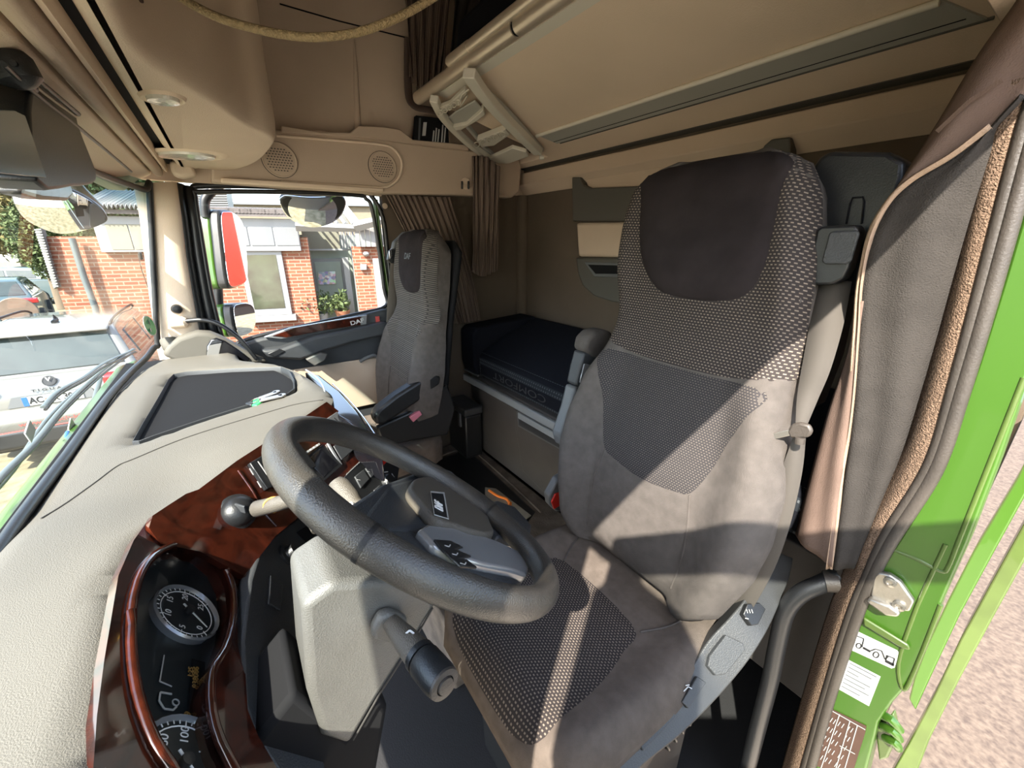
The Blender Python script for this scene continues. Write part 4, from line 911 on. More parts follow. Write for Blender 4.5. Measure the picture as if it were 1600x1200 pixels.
# ================================================================== SEATS
SBo = Vector((-.76, -.70, .52)); SV = Vector((0, -.21, .978)).normalized(); SN = Vector((0, .978, .21)).normalized()
HW = [(0, .20), (.06, .245), (.15, .272), (.25, .285), (.35, .283), (.45, .262), (.55, .232), (.65, .222), (.75, .226), (.85, .220), (.92, .208), (.97, .178), (1.0, .115)]
def hwf(v): return interp(v, HW)
def wS(u, v):
    t = min(1, abs(u)/max(hwf(v), .01))
    b = .045*sstep(.50, .85, t)*(1-sstep(.45, .62, v))+.012*sstep(.6, .9, t)*sstep(.6, .75, v)
    b -= .055*max(0, (t-.82)/.18)**2
    b += .018*sstep(.62, .80, v)-.05*max(0, (v-.93)/.08)**2
    b += .02*math.exp(-((v-.28)/.16)**2)-.03*max(0, (.08-v)/.08)**2
    return b
def SB(u, v, o=0): return SBo+Vector((1, 0, 0))*(u+.036*sstep(.60, .92, v))+SV*v+SN*(wS(u, v)+o)
def build_seat(name, label):
    s = thing(name, (SBo.x, -.6, 0), label, 'seat')
    rgs = []
    for i in range(61):
        v = i/60*1.0; h = hwf(v); f = [SB(-h+2*h*j/40, v) for j in range(41)]
        bk_ = -.10+.05*sstep(.9, 1.0, v)
        back = [SBo+Vector((h*(1-2*j/20)*.96+.036*sstep(.60, .92, v), 0, 0))+SV*v+SN*(bk_-.015*math.cos(math.pi*(j/20-.5))) for j in range(21)]
        rgs.append(f+back)
    loft('seat_back', rgs, 'fabricb', s, ang=70)
    up = [(-.16, .555), (-.235, .58), (-.222, .66), (-.226, .75), (-.224, .85), (-.205, .925), (-.165, .972), (-.08, .99), (.08, .99), (.165, .972), (.205, .925), (.224, .85), (.226, .75), (.222, .66), (.235, .58), (.16, .555), (.08, .545), (-.08, .545)]
    patch('upper_weave_panel', up, SB, 'weave', s, step=.012, puff=.003, pw=.02, skirt=.006)
    lo_ = [(-.205, .54), (-.19, .48), (-.168, .42), (-.15, .35), (-.125, .29), (-.09, .275), (0, .262), (.09, .275), (.125, .29), (.15, .35), (.168, .42), (.19, .48), (.205, .54), (.08, .54), (-.08, .54)]
    patch('lumbar_weave_panel', lo_, SB, 'weave2', s, step=.012, puff=.003, pw=.02, skirt=.006)
    hp = [(-.168, .955), (-.168, .90), (-.168, .83), (-.158, .765), (-.128, .715), (-.07, .695), (.04, .695), (.09, .715), (.125, .765), (.142, .83), (.150, .90), (.156, .955), (.11, .985), (0, .998), (-.11, .985)]
    patch('headrest_pad', hp, SB, 'headf', s, step=.014, puff=.014, pw=.015, baseoff=.003, skirt=.010)
    # seams
    for sg in (-1, 1):
        tube('back_seam', [SB(sg*.125, .285, .002), SB(sg*.14, .20, .002), SB(sg*.142, .12, .002), SB(sg*.135, .05, .002)], .0022, 'fabricb', s, cr=4, res=6)
    # cushion
    def hwc(t): return interp(t, [(0, .22), (.1, .25), (.5, .268), (.8, .262), (.93, .235), (1, .17)])
    Y0, Y1 = -.86, -.27
    def SC(u, y, o=0):
        t = (Y0-y)/(Y0-Y1); h = hwc(t); tt = min(1, abs(u)/h)
        z = .488+.022*sstep(.5, .85, tt)-.05*max(0, (tt-.85)/.15)**2-.09*max(0, (t-.86)/.14)**2.2+.012*sstep(.5, .8, t)
        return Vector((SBo.x+u, y, z+o))
    rg2 = []
    for i in range(41):
        t = i/40; y = Y0+(Y1-Y0)*t; h = hwc(t)
        f = [SC(-h+2*h*j/36, y) for j in range(37)]
        b_ = [Vector((SBo.x+h*(1-2*j/12)*.94, y-.02*sstep(.8, 1, t), .355)) for j in range(13)]
        rg2.append(f+b_)
    loft('cushion', rg2, 'fabric', s, ang=70)
    ins_ = [(-.105, -.62), (.13, -.62), (.155, -.55), (.165, -.45), (.17, -.36), (.165, -.30), (.10, -.282), (-.10, -.282), (-.165, -.30), (-.17, -.36), (-.165, -.45), (-.14, -.55)]
    patch('cushion_weave_panel', ins_, SC, 'weave', s, step=.014, puff=.004, pw=.02, skirt=.006)
    for sg in (-1, 1):
        tube('cushion_seam', [SC(sg*.13, -.62, .002), SC(sg*.16, -.68, .002), SC(sg*.18, -.76, .002), SC(sg*.2, -.82, .002)], .0022, 'fabricb', s, cr=4, res=6)
    # plinth with bellows and slide
    prism('seat_base', [(SBo.x-.20, y, z) for y, z in [(-.80, .36), (-.34, .36), (-.38, .22), (-.40, -.2), (-.78, -.2)]], (.42, 0, 0), 'blackp', s, bevel=.01)
    prism('back_shell', [SBo+Vector((x, 0, 0))+SV*v+SN*-.115 for x, v in [(-.2, .0), (.2, .0), (.25, .3), (.21, .6), (.2, .92), (.12, .97), (-.12, .97), (-.2, .92), (-.21, .6), (-.25, .3)]], SN*-.03, 'blackm', s, bevel=.012)
    return s, SC
seat, SC = build_seat('driver_seat', 'dark woven fabric driver seat with black headrest panel in the foreground')
pseat = copy_tree(seat, None, Vector((1.44, .10, -.115)))
pseat.name = 'passenger_seat'; pseat['label'] = 'grey woven passenger seat beside the far door with a horizontal armrest'
for o in bpy.data.objects:
    if o.parent == pseat and o.name.startswith(('upper_weave', 'cushion_weave', 'lumbar_weave')):
        o.data = o.data.copy(); o.data.materials[0] = M['weavep']
text('headrest_lettering', 'DAF', .042, SB(-.01, .86, .019)+Vector((1.44, .10, -.115)), (-1, 0, 0), SV, 'dkgrey', pseat)
pr_ = prism('armrest', [W(*p, 'x', .40) for p in [(584, 652), (592, 640), (620, 618), (655, 596), (682, 585), (690, 588), (689, 600), (660, 624), (625, 648), (600, 664), (588, 664)]], (.07, 0, 0), 'blackp', pseat, bevel=.014, bseg=3)
pb_ = prism('seat_buckle', [W(*p, 'x', .40) for p in [(640, 652), (656, 642), (660, 648), (646, 660)]], (.02, 0, 0), 'pink', pseat, bevel=.003)
prism('side_cover', [W(*p, 'x', .42) for p in [(588, 668), (650, 640), (700, 600), (712, 640), (700, 680), (640, 690), (600, 700)]], (.03, 0, 0), 'blackp', pseat, bevel=.01)
# passenger belt guide and strap
prism('belt_guide', [W(*p, 'x', .93) for p in [(609, 392), (618, 386), (624, 392), (622, 410), (612, 412), (606, 406)]], (.03, 0, 0), 'blackp', pseat, bevel=.003)
prism('belt_guide_trim', [W(*p, 'x', .925) for p in [(608, 392), (612, 388), (613, 400), (609, 405)]], (.006, 0, 0), 'chrome', pseat, bevel=.001)
prism('belt_housing', [W(*p, 'x', .93) for p in [(613, 392), (616, 378), (632, 362), (640, 362), (636, 392)]], (.04, 0, 0), 'greyp', pseat, bevel=.006)
tube('seat_belt', [W(617, 412, 'x', .93), W(613, 460, 'x', .94), W(609, 520, 'x', .95), W(606, 560, 'x', .95)], (.024, .002), 'belt', pseat, cr=4, flat=(0, 1, 0))
# ---- driver seat fittings
prism('belt_housing', [W(*p, 'y', -.975) for p in [(1268, 262), (1280, 245), (1296, 236), (1388, 237), (1414, 252), (1412, 275), (1398, 320), (1370, 380), (1345, 450), (1320, 470), (1300, 560), (1270, 640), (1256, 640), (1262, 440)]], (0, -.07, 0), 'blackp', seat, bevel=.012, bseg=3)
tube('housing_slot', [W(*p, 'y', -.972) for p in [(1322, 350), (1328, 318), (1332, 309), (1348, 308), (1350, 315), (1346, 350)]], .0015, 'blackm', seat, res=6)
gd = prism('belt_guide', [W(*p, 'y', -.925) for p in [(1271, 440), (1275, 415), (1288, 360), (1296, 354), (1348, 352), (1354, 360), (1338, 418), (1330, 434), (1312, 443), (1290, 444)]], (0, .035, 0), 'blackp', seat, bevel=.007, bseg=3)
prism('guide_pad', [W(*p, 'y', -.889) for p in [(1285, 408), (1297, 364), (1303, 361), (1342, 360), (1345, 365), (1332, 408), (1325, 413), (1290, 413)]], (0, .006, 0), 'anth', gd, bevel=.004)
def strap(name, pts, m, par):
    rows = []; 
    cen = crom([W(px, py, 'y', y) for px, py, y, w, a in pts], 5); wid = [q.x for q in crom([(w, a, 0) for *_, w, a in pts], 5)]; an = [q.y for q in crom([(w, a, 0) for *_, w, a in pts], 5)]
    for c_, w_, a_ in zip(cen, wid, an):
        d = Vector((math.cos(R(a_)), math.sin(R(a_)), 0)); rows.append([c_-d*w_, c_+d*w_])
    n = len(rows); vs = [v for r in rows for v in r]; uv = [(k, i/n) for i in range(n) for k in (0, 1)]
    return mk(name, vs, [(2*i, 2*i+1, 2*i+3, 2*i+2) for i in range(n-1)], m, par, uvs=uv, solid=.0018)
strap('seat_belt', [(1304, 438, -.925, .026, 0), (1292, 500, -.89, .026, 0), (1276, 570, -.86, .022, 5), (1262, 620, -.84, .016, 20), (1252, 664, -.80, .009, 40)], 'belts', seat)
strap('lap_belt', [(1250, 682, -.795, .010, 50), (1236, 740, -.79, .016, 20), (1214, 815, -.79, .021, 5), (1190, 880, -.795, .023, 0), (1155, 945, -.80, .024, 0), (1128, 990, -.81, .024, 0)], 'belts', seat)
lt = prism('latch_body', [W(*p, 'y', -.785) for p in [(1233, 672), (1240, 661), (1252, 658), (1268, 662), (1273, 672), (1268, 681), (1252, 684), (1238, 683)]], (0, .010, 0), 'steel', seat, bevel=.004)
lt.data.materials[0] = M['rubber']
prism('latch_tongue', [W(*p, 'y', -.779) for p in [(1198, 684), (1200, 679), (1236, 670), (1240, 679), (1210, 686)]], (0, .003, 0), 'steel', lt, bevel=.001)
tube('belt_stop', [W(1250, 683, 'y', -.778), W(1249, 693, 'y', -.778)], .008, 'rubber', lt, res=12)
# folded up armrest
ag = prism('armrest', [W(*p, 'x', -.465) for p in [(914, 548), (918, 530), (930, 518), (944, 515), (958, 519), (960, 530), (950, 548), (940, 560), (926, 560)]], (.055, 0, 0), 'fabricb', seat, bevel=.012, bseg=3)
prism('armrest_bracket', [W(*p, 'x', -.462) for p in [(913, 550), (935, 557), (936, 570), (929, 590), (922, 608), (900, 603), (906, 575)]], (.045, 0, 0), 'chrome', ag, bevel=.008)
bpy.data.objects['armrest_bracket'].data.materials[0] = M['anth']
prism('bracket_button', [W(*p, 'x', -.466) for p in [(913, 568), (925, 570), (922, 590), (915, 600), (906, 598)]], (.004, 0, 0), 'silver', ag, bevel=.002)
prism('armrest_lever', [W(*p, 'x', -.462) for p in [(899, 604), (922, 609), (918, 640), (905, 668), (893, 698), (880, 700), (876, 682), (890, 640)]], (.045, 0, 0), 'greyp', ag, bevel=.010)
bc = prism('buckle_holder', [W(*p, 'x', -.455) for p in [(858, 775), (872, 750), (888, 740), (902, 752), (912, 790), (905, 800), (870, 800), (860, 790)]], (.03, 0, 0), 'greyp', seat, bevel=.006)
prism('buckle_button', [W(*p, 'x', -.46) for p in [(862, 785), (868, 772), (884, 767), (888, 774), (876, 790), (866, 796)]], (.006, 0, 0), 'red', bc, bevel=.002)
# outboard control panel
CP0 = Vector((-1.02, -.6, .475)); CPN = Vector((-.62, .12, .78)).normalized()
CPL = [(1238, 872), (1232, 905), (1205, 975), (1175, 1020), (1150, 1058), (1108, 1105), (1062, 1150), (1010, 1190), (985, 1225), (955, 1200), (975, 1172), (1010, 1130), (1062, 1068), (1098, 1010), (1125, 985), (1150, 955), (1170, 930), (1185, 890), (1198, 868), (1222, 862)]
def CW(px, py, dx=0):
    # side trim follows the cushion flank: height read off the panel's own sloping line
    return W(px, py, 'x', -1.0+dx)
def cpz(y): return interp(y, [(-.95, .64), (-.80, .60), (-.66, .50), (-.43, .455), (-.25, .43)])
def CPP(px, py, o=0):
    n = Vector((-.70, -.12, .70)).normalized(); d = ray(px, py); t = .3
    for _ in range(30):
        p = CAM+d*(t/FPX); g = (p-Vector((-1.0-o*.7, 0, cpz(p.y)+o*.7))).dot(Vector((-.7, 0, .7))); t += g*.9
    return CAM+d*(t/FPX)
prs = [((1216, 862), (1240, 872)), ((1188, 885), (1232, 908)), ((1168, 930), (1206, 972)), ((1143, 962), (1180, 1018)), ((1108, 1000), (1150, 1058)), ((1078, 1045), (1108, 1105)), ((1034, 1100), (1062, 1150)), ((984, 1158), (1010, 1192)), ((948, 1198), (970, 1232))]
dn_ = Vector((.5, 0, -.8)).normalized()*.05
pr2 = [[q.x, q.y, r.x, r.y] for q, r in [(Vector(a), Vector(b)) for a, b in prs]]
sm1 = crom([(a, b, 0) for a, b, _, _ in pr2], 5); sm2 = crom([(a, b, 0) for _, _, a, b in pr2], 5)
pn = loft('control_panel', [[CPP(a.x, a.y), CPP(b.x, b.y), CPP(b.x, b.y)+dn_, CPP(a.x, a.y)+dn_] for a, b in zip(sm1, sm2)], 'panel', seat, bevel=.003, ang=30)
def cb(name, pts, m, th=.004, par=pn): return prism(name, [CPP(*p, -.003) for p in pts], Vector((-.7, 0, .7))*(th+.006), m, par, bevel=.0015)
cb('heater_switch', [(1153, 960), (1160, 944), (1178, 942), (1188, 952), (1176, 976), (1166, 978)], 'blackp', .008)
cb('control_button', [(1103, 1025), (1128, 992), (1155, 1005), (1158, 1015), (1128, 1052), (1112, 1055), (1100, 1040)], 'anth', .005)
cb('control_button', [(1060, 1096), (1084, 1056), (1098, 1066), (1070, 1106)], 'anth', .004)
cb('control_button', [(990, 1152), (1040, 1106), (1052, 1118), (1000, 1172)], 'hubd', .004)
nn = Vector((-.7, 0, .7))
for (x, y), s_ in (((1126, 1018), 1), ((1074, 1074), 1), ((1016, 1134), 1)):
    strokes('button_print', [(CPP(x-6, y+6, .007), CPP(x+1, y-1, .007)), (CPP(x+1, y-1, .007), CPP(x+7, y+2, .007)), (CPP(x-3, y-3, .007), CPP(x+3, y-4, .007))], .0009, nn, 'white', pn)
strokes('heater_print', [(CPP(1166+k*4, 952, .0105), CPP(1168+k*4, 958, .0105)) for k in range(3)]+[(CPP(1164, 966, .0105), CPP(1169, 967, .0105))], .0007, nn, 'white', pn)
# coiled air hose below
hx = []
for k in range(90):
    t = k/90; a_ = 2*math.pi*6*t; c_ = Vector((-1.0, -.56-.14*t, .33+.02*t)); hx.append(c_+Vector((0, .0, 0))+Vector((math.cos(a_)*.022, .004*math.sin(a_), math.sin(a_)*.022)))
tube('coiled_hose', hx, .004, 'blackp', seat, res=8)
prism('suspension_frame', [(-1.0, y, z) for y, z in [(-.36, .30), (-.62, .36), (-.64, .32), (-.40, .18)]], (.03, 0, 0), 'blackp', seat, bevel=.006)

# ================================================================== DRIVER SIDE B PILLAR
YB = -.885
def BP(px, py, y=YB): return W(px, py, 'y', y)
gl = [(1640, 190), (1605, 310), (1570, 430), (1530, 560), (1500, 650), (1470, 735), (1452, 768), (1398, 852), (1368, 900), (1340, 980), (1305, 1080), (1262, 1240)]
gr_ = [(1340, 1260), (1362, 1170), (1372, 1130), (1394, 1098), (1412, 1078), (1437, 1037), (1470, 945), (1512, 850), (1560, 725), (1600, 610), (1640, 470), (1700, 200)]
jb = prism('door_jamb', [BP(*p) for p in gl+gr_], (0, -.05, 0), 'green', bevel=.004); jb.name = 'trim_19'; struct(jb)
struct(tube('trim_20', [BP(*p, YB-.001) for p in [(1478, 850), (1452, 905), (1428, 960), (1404, 1035), (1412, 1078), (1432, 1040), (1470, 945)]], .0035, 'greend', cr=4))
struct(tube('trim_21', [BP(*p, YB-.0012) for p in [(1380, 853), (1430, 872), (1470, 892), (1482, 885), (1500, 840), (1560, 690), (1600, 590)]], .0035, 'greend', cr=4))
struct(prism('trim_22', [BP(*p, YB+.002) for p in [(1350, 962), (1356, 966), (1420, 1005), (1424, 1014), (1412, 1012), (1350, 975)]], (0, .006, 0), 'greend', bevel=.003))
for i, (off, m_, rad) in enumerate((((-1, 'rubber', .012)), (1, 'rubber', .013))):
    pass
cr_ = [(1612, 120), (1590, 190), (1553, 330), (1518, 470), (1484, 600), (1460, 690), (1432, 750), (1380, 830), (1350, 900), (1322, 965), (1284, 1090), (1240, 1240)]
def between(a, b, t): return [(lerp(p[0], q[0], t), lerp(p[1], q[1], t)) for p, q in zip(a, b)]
gl2 = [(1650, 160), (1618, 260), (1580, 395), (1540, 530), (1506, 635), (1480, 712), (1455, 764), (1398, 852), (1368, 905), (1340, 980), (1302, 1092), (1262, 1240)]
ds = thing('door_seal', BP(1450, 740), 'black ribbed rubber door seal running down the driver side pillar', 'door seal')
tube('seal_lip', [BP(*p, YB+.004) for p in between(cr_, gl2, .28)], .0085, 'rubber', ds, cr=5)
tube('seal_lip', [BP(*p, YB+.006) for p in between(cr_, gl2, .70)], .0095, 'rubber', ds, cr=5)
loft('seal_base', [[BP(*a, YB+.004), BP(*b, YB+.004), BP(*b, YB-.01), BP(*a, YB-.01)] for a, b in zip(cr_, gl2)], 'blackp', ds)
cl_ = [(1560, 130), (1545, 230), (1520, 340), (1488, 480), (1455, 600), (1428, 690), (1400, 755), (1352, 838), (1330, 905), (1304, 970), (1266, 1090), (1222, 1240)]
rows = []
for a, b in zip(cl_, cr_):
    A_, B_ = BP(*a, YB-.004), BP(*b, YB+.004); md = (A_+B_)/2+Vector((0, .004, 0)); rows.append(crom([A_+Vector((.02, -.03, 0)), A_, md, B_, B_+Vector((-.004, -.02, 0))], 4))
rr2 = [[p for p in r] for r in rows]
ct = loft('trim_23', [ [Vector(q) for q in crom([rows[i][j] for i in range(len(rows))], 4)] for j in range(len(rows[0]))], 'carpet', closed=False, cap=False, solid=.004, ang=80); struct(ct)
# filler structure behind the pillar trims
struct(prism('trim_24', [(-1.16, -.94, -.3), (-1.225, -.94, -.3), (-1.225, -1.72, -.3), (-1.16, -1.72, -.3)], (0, 0, 2.0), 'beiged', bevel=0))
# ---- curtain at the pillar
pc = thing('pillar_curtain', BP(1400, 500), 'dark brown lined curtain with a tan hem bundled at the driver side pillar', 'curtain')
Lp = [(1598, 150), (1550, 200), (1490, 246), (1427, 284), (1390, 320), (1364, 372), (1350, 440), (1345, 520), (1335, 640), (1316, 760), (1298, 888)]
Rp = [(1602, 150), (1566, 190), (1546, 245), (1525, 310), (1504, 380), (1484, 450), (1462, 530), (1436, 620), (1408, 710), (1375, 790), (1336, 888)]
def ribbon(name, A, B_, m, par, bul=.01, th=.003, n=8, yA=0, yB=0):
    rows = []
    for i in range(n+1):
        t = i/n; r = []
        for a, b, ya, yb in zip(A, B_, [yA]*len(A) if not isinstance(yA, list) else yA, [yB]*len(B_) if not isinstance(yB, list) else yB):
            p = BP(*a, ya).lerp(BP(*b, yb), t); p = p+Vector((0, bul*math.sin(math.pi*t)+.004*math.sin(9*t+p.z*7), 0)); r.append(p)
        rows.append(crom(r, 5))
    return loft(name, rows, m, par, closed=False, cap=False, solid=th, ang=80)
ribbon('curtain_cloth', Lp, Rp, 'curtf', pc, bul=.006, yA=-.874, yB=-.886)
hl = [(x-11, y+1) for x, y in Lp]
ribbon('curtain_hem', [(x-(9 if y > 330 else 6), y-(0 if y > 380 else 8)) for x, y in Lp[1:]], Lp[1:], 'curth', pc, bul=.003, yA=-.871, yB=-.871, th=.004, n=3)
L2 = [(1500, 0), (1468, 100), (1432, 190), (1398, 255), (1372, 320), (1352, 400)]
R2 = [(1560, 40), (1515, 160), (1470, 230), (1432, 262), (1396, 316), (1362, 402)]
ribbon('curtain_lining', [(1640, -90), (1590, -5), (1552, 48), (1520, 95), (1467, 185), (1417, 265), (1381, 325), (1356, 378)], [(1720, -80), (1670, 50), (1602, 150), (1550, 200), (1490, 246), (1428, 284), (1390, 320), (1364, 374)], 'curtl', pc, bul=.010, yA=-.91, yB=-.876)
ribbon('curtain_lining', [(1345, 470), (1322, 560), (1295, 640), (1272, 720), (1252, 790), (1241, 835)], [(1352, 470), (1343, 560), (1334, 640), (1320, 720), (1308, 800), (1300, 885)], 'curtl', pc, bul=.010, yA=-.90, yB=-.87)
strokes('reflector_stripe', [(BP(1566, 125, -.866), BP(1515, 158, -.874)), (BP(1515, 158, -.874), BP(1464, 206, -.890))], .003, (0, 1, 0), 'curtl', pc)
# striker, stickers, plate
sk = thing('door_striker', BP(1395, 925), 'steel door striker bolted to the green door jamb', 'striker')
prism('striker_plate', [BP(*p, YB+.002) for p in [(1363, 925), (1368, 896), (1376, 890), (1392, 893), (1410, 905), (1431, 936), (1424, 951), (1412, 950), (1398, 941), (1366, 930)]], (0, .012, 0), 'steel', sk, bevel=.004)
prism('striker_lower', [BP(*p, YB+.002) for p in [(1358, 932), (1364, 926), (1396, 938), (1412, 950), (1408, 956), (1390, 954)]], (0, .022, 0), 'steel', sk, bevel=.004)
for p in ((1391, 909), (1405, 946)): lathe('bolt', [(.009, 0), (.009, .004), (.005, .005), (.004, .002), (0, .002)], BP(*p, YB+.014), (0, 1, 0), 'steel', sk, res=16)
def stick(name, pts, m, label): 
    o = prism(name, [BP(*p, YB+.0005) for p in pts], (0, .001, 0), m, bevel=0); return tag(o, label, 'sticker')
s1 = thing('fuel_sticker', BP(1365, 1012), 'white sticker with a truck and fuel pump drawing on the green jamb', 'sticker')
prism('sticker_face', [BP(*p, YB+.0005) for p in [(1331, 985), (1335, 984), (1402, 1016), (1405, 1021), (1398, 1043), (1393, 1044), (1325, 1013), (1324, 1008)]], (0, .001, 0), 'white', s1, bevel=0)
def bst(name, pl, w, m, par, o=.0018): strokes(name, [(BP(*a, YB+o), BP(*b, YB+o)) for pts in pl for a, b in zip(pts, pts[1:])], w, (0, 1, 0), m, par)
def circ(x, y, r, n=10): return [(x+r*math.cos(2*math.pi*k/n), y+r*math.sin(2*math.pi*k/n)) for k in range(n+1)]
bst('truck_drawing', [[(1330, 1004), (1331, 996), (1335, 992), (1350, 998), (1347, 1011)], circ(1342, 1009, 4), circ(1369, 1023, 4.5), [(1360, 1017), (1368, 1014), (1378, 1017), (1383, 1030), (1388, 1026)]], .0007, 'blackp', s1)
bst('chassis_drawing', [[(1349, 1012), (1360, 1018)]], .0022, 'blackp', s1)
bst('fuel_drawing', [[(1385, 1033), (1397, 1039)]], .0026, 'blackp', s1)
bst('truck_drawing', [[(1386, 1024), (1398, 1029), (1395, 1040), (1384, 1034), (1386, 1024)]], .0007, 'blackp', s1)
s2_ = thing('data_sticker', BP(1342, 1066), 'pale grey sheet of fine print on the green jamb below the truck sticker', 'sticker')
prism('sticker_face', [BP(*p, YB+.0005) for p in [(1324, 1030), (1376, 1057), (1358, 1103), (1308, 1075)]], (0, .001, 0), 'white', s2_, bevel=0)
bst('fine_print', [[(1326-k*2.1+2, 1036+k*6), (1326-k*2.1+w_, 1036+k*6+w_*.5)] for k, w_ in enumerate((44, 38, 20, 40, 34, 42, 30))], .0006, 'dkgrey', s2_)
s3_ = thing('data_plate', BP(1305, 1160), 'brown framed tyre data plate at the foot of the green jamb', 'plate')
prism('plate_face', [BP(*p, YB+.0005) for p in [(1289, 1102), (1354, 1134), (1352, 1145), (1330, 1215), (1258, 1190)]], (0, .0015, 0), 'brown', s3_, bevel=0)
bst('plate_grid', [[(1292, 1106), (1352, 1140)], [(1312, 1116), (1283, 1200)], [(1328, 1127), (1305, 1205)], [(1340, 1133), (1318, 1208)], [(1312, 1165), (1336, 1178)], [(1300, 1110), (1273, 1195)]], .0007, 'whited', s3_, .0025)
bx = (BP(1268, 1190)-BP(1284, 1150)).normalized()*-1
text('plate_lettering', 'BV 3803 LL', .016, BP(1276, 1165, YB+.0025), (0, 0, 1), (1, 0, 0), 'whited', s3_, ext=.0003)
bst('plate_print', [[(1291-k*5+a_, 1125+k*14+a_*.5), (1295-k*5+a_, 1119+k*14+a_*.5)] for k in range(5) for a_ in (6, 11, 18, 24, 33, 38)], .0006, 'whited', s3_, .0025)
# hinge link of the door below the jamb
hg = thing('door_check_link', BP(1392, 1140), 'green painted door check hinge at the foot of the jamb', 'hinge')
prism('hinge_plate', [BP(*p, -.93) for p in [(1372, 1128), (1400, 1105), (1408, 1140), (1392, 1175), (1378, 1180)]], (0, .02, 0), 'greend', hg, bevel=.004)
for k in range(3): tube('hinge_link', [BP(1378+k*3, 1118+k*18, -.90), BP(1392+k*3, 1124+k*18, -.89), BP(1405-k, 1140+k*14, -.90)], .008, 'green', hg, cr=3)
# cab side extender seen past the jamb
se = thing('side_extender', (-1.3, -1.62, .3), 'green cab side fairing strip standing behind the door jamb on the far right', 'fairing')
def SE(px, py): return W(px, py, 'y', -1.6)
prism('fairing_panel', [SE(*p) for p in [(1640, 640), (1590, 745), (1520, 862), (1480, 940), (1446, 1012), (1428, 1060), (1420, 1092), (1430, 1110), (1452, 1062), (1500, 960), (1560, 850), (1610, 760), (1680, 640)]], (0, -.12, 0), 'green', se, bevel=.004)
prism('fairing_edge', [SE(*p) for p in [(1690, 650), (1610, 800), (1560, 890), (1500, 1000), (1460, 1085), (1420, 1160), (1380, 1230), (1420, 1240), (1450, 1160), (1500, 1060), (1560, 950), (1610, 860), (1700, 700)]], (0, -.12, 0), 'greend', se, bevel=.004)
# grab tube beside the driver seat
gt = thing('entry_rail', W(1270, 915, 'y', -.9), 'shiny black bent grab tube between the driver seat and the door opening', 'rail')
tube('rail_tube', [W(1312, 900, 'y', -.93), W(1284, 912, 'y', -.91), W(1250, 928, 'y', -.89), W(1228, 955, 'y', -.88), W(1216, 1000, 'y', -.88), W(1204, 1060, 'y', -.88), W(1186, 1130, 'y', -.88), W(1160, 1230, 'y', -.88)], .0175, 'blackp', gt, cr=6, res=16)
lathe('rail_end', [(.0, -.004), (.021, -.004), (.021, .02), (0, .02)], W(1292, 908, 'y', -.915), (-.5, -.3, .2), 'rubber', gt)
struct(box2('floor_sill', (-1.17, -.88, -.34), (-1.12, .2, -.28), 'blackp')).name = 'trim_25'
# driver side A pillar and door header (outside the picture, they shade the seat)
struct(prism('trim_26', [(-1.06, .30, .80), (-1.20, .30, .80), (-1.245, .17, .80), (-1.10, .17, .80)], Vector((.02, -.01, .84)), 'beiged', bevel=.01))
# driver door standing open beside the camera
d2 = bpy.data.objects.new('door_2', None); COL.objects.link(d2); d2.location = (-1.25, .16, 0); struct(d2)
DE = Vector((-.63, -.777, 0)); DH = Vector((-1.262, .16, 0)); DT = Vector((-.05, .04, 0))
def dq(nm, pts, m, b=.008): return prism(nm, [DH+DE*u+Vector((0, 0, z)) for u, z in pts], DT, m, d2, bevel=b)
dq('door_card', [(0, -.3), (.86, -.3), (.90, .2), (.92, .92), (0, .86)], 'green')
dq('frame_upright', [(0, .86), (.07, .86), (.10, 1.56), (.03, 1.62)], 'green')
dq('frame_upright', [(.84, .92), (.92, .92), (.88, 1.62), (.80, 1.56)], 'green')
dq('frame_rail', [(.03, 1.62), (.10, 1.55), (.80, 1.55), (.88, 1.62)], 'green')
prism('door_glass', [DH+DT*.5+DE*u+Vector((0, 0, z)) for u, z in [(.07, .86), (.84, .92), (.80, 1.56), (.10, 1.56)]], DT.normalized()*.004, 'glass', d2, bevel=0)

# ================================================================== OUTSIDE THE PASSENGER DOOR: MIRRORS
MN1 = Vector((-.42, -.90, 0)).normalized(); MP1 = Vector((1.42, -.03, 1.28))
mm = thing('door_mirror', (1.42, .02, 1.2), 'tall black exterior mirror pair with green covers outside the passenger window', 'mirror')
def mir(name, pts, m0, back, gb, arm=None):
    v = crom([PL(px, py, m0, MN1) for px, py in pts], 4, True)
    hs_ = prism(name, [p+Vector((.002, .004, 0)) for p in v], back, 'blackp', mm, bevel=.012, bseg=3)
    c_ = sum(v, Vector())/len(v)
    prism('mirror_glass', [c_.lerp(p, .95) for p in v], -MN1*-.003, 'mirror', mm, bevel=.001)
    prism('green_cover', [c_.lerp(p, 1.0)+back*1.02 for p in v], gb, 'green', mm, bevel=.010, bseg=3)
mir('mirror_housing', [(344, 334), (352, 328), (366, 331), (378, 345), (383, 370), (387, 425), (384, 442), (374, 448), (360, 450), (354, 430), (348, 380)], MP1, Vector((.02, .045, 0)), Vector((.03, .075, 0)))
mir('lower_mirror_housing', [(364, 480), (372, 474), (386, 473), (396, 480), (400, 500), (395, 517), (382, 525), (372, 524), (367, 505)], MP1+Vector((0, 0, -.3)), Vector((.02, .045, 0)), Vector((.02, .055, 0)))
tube('mirror_arm', [W(352, 280, 'x', 1.46)+Vector((-.36, -.02, .05)), W(352, 280, 'x', 1.46)+Vector((-.2, 0, .04)), W(352, 280, 'x', 1.46), W(330, 300, 'x', 1.46), W(320, 315, 'x', 1.46), W(322, 340, 'x', 1.46)], .022, 'blackp', mm, cr=5)
tube('mirror_arm', [W(340, 440, 'x', 1.44), W(342, 480, 'x', 1.44)], .022, 'blackp', mm)
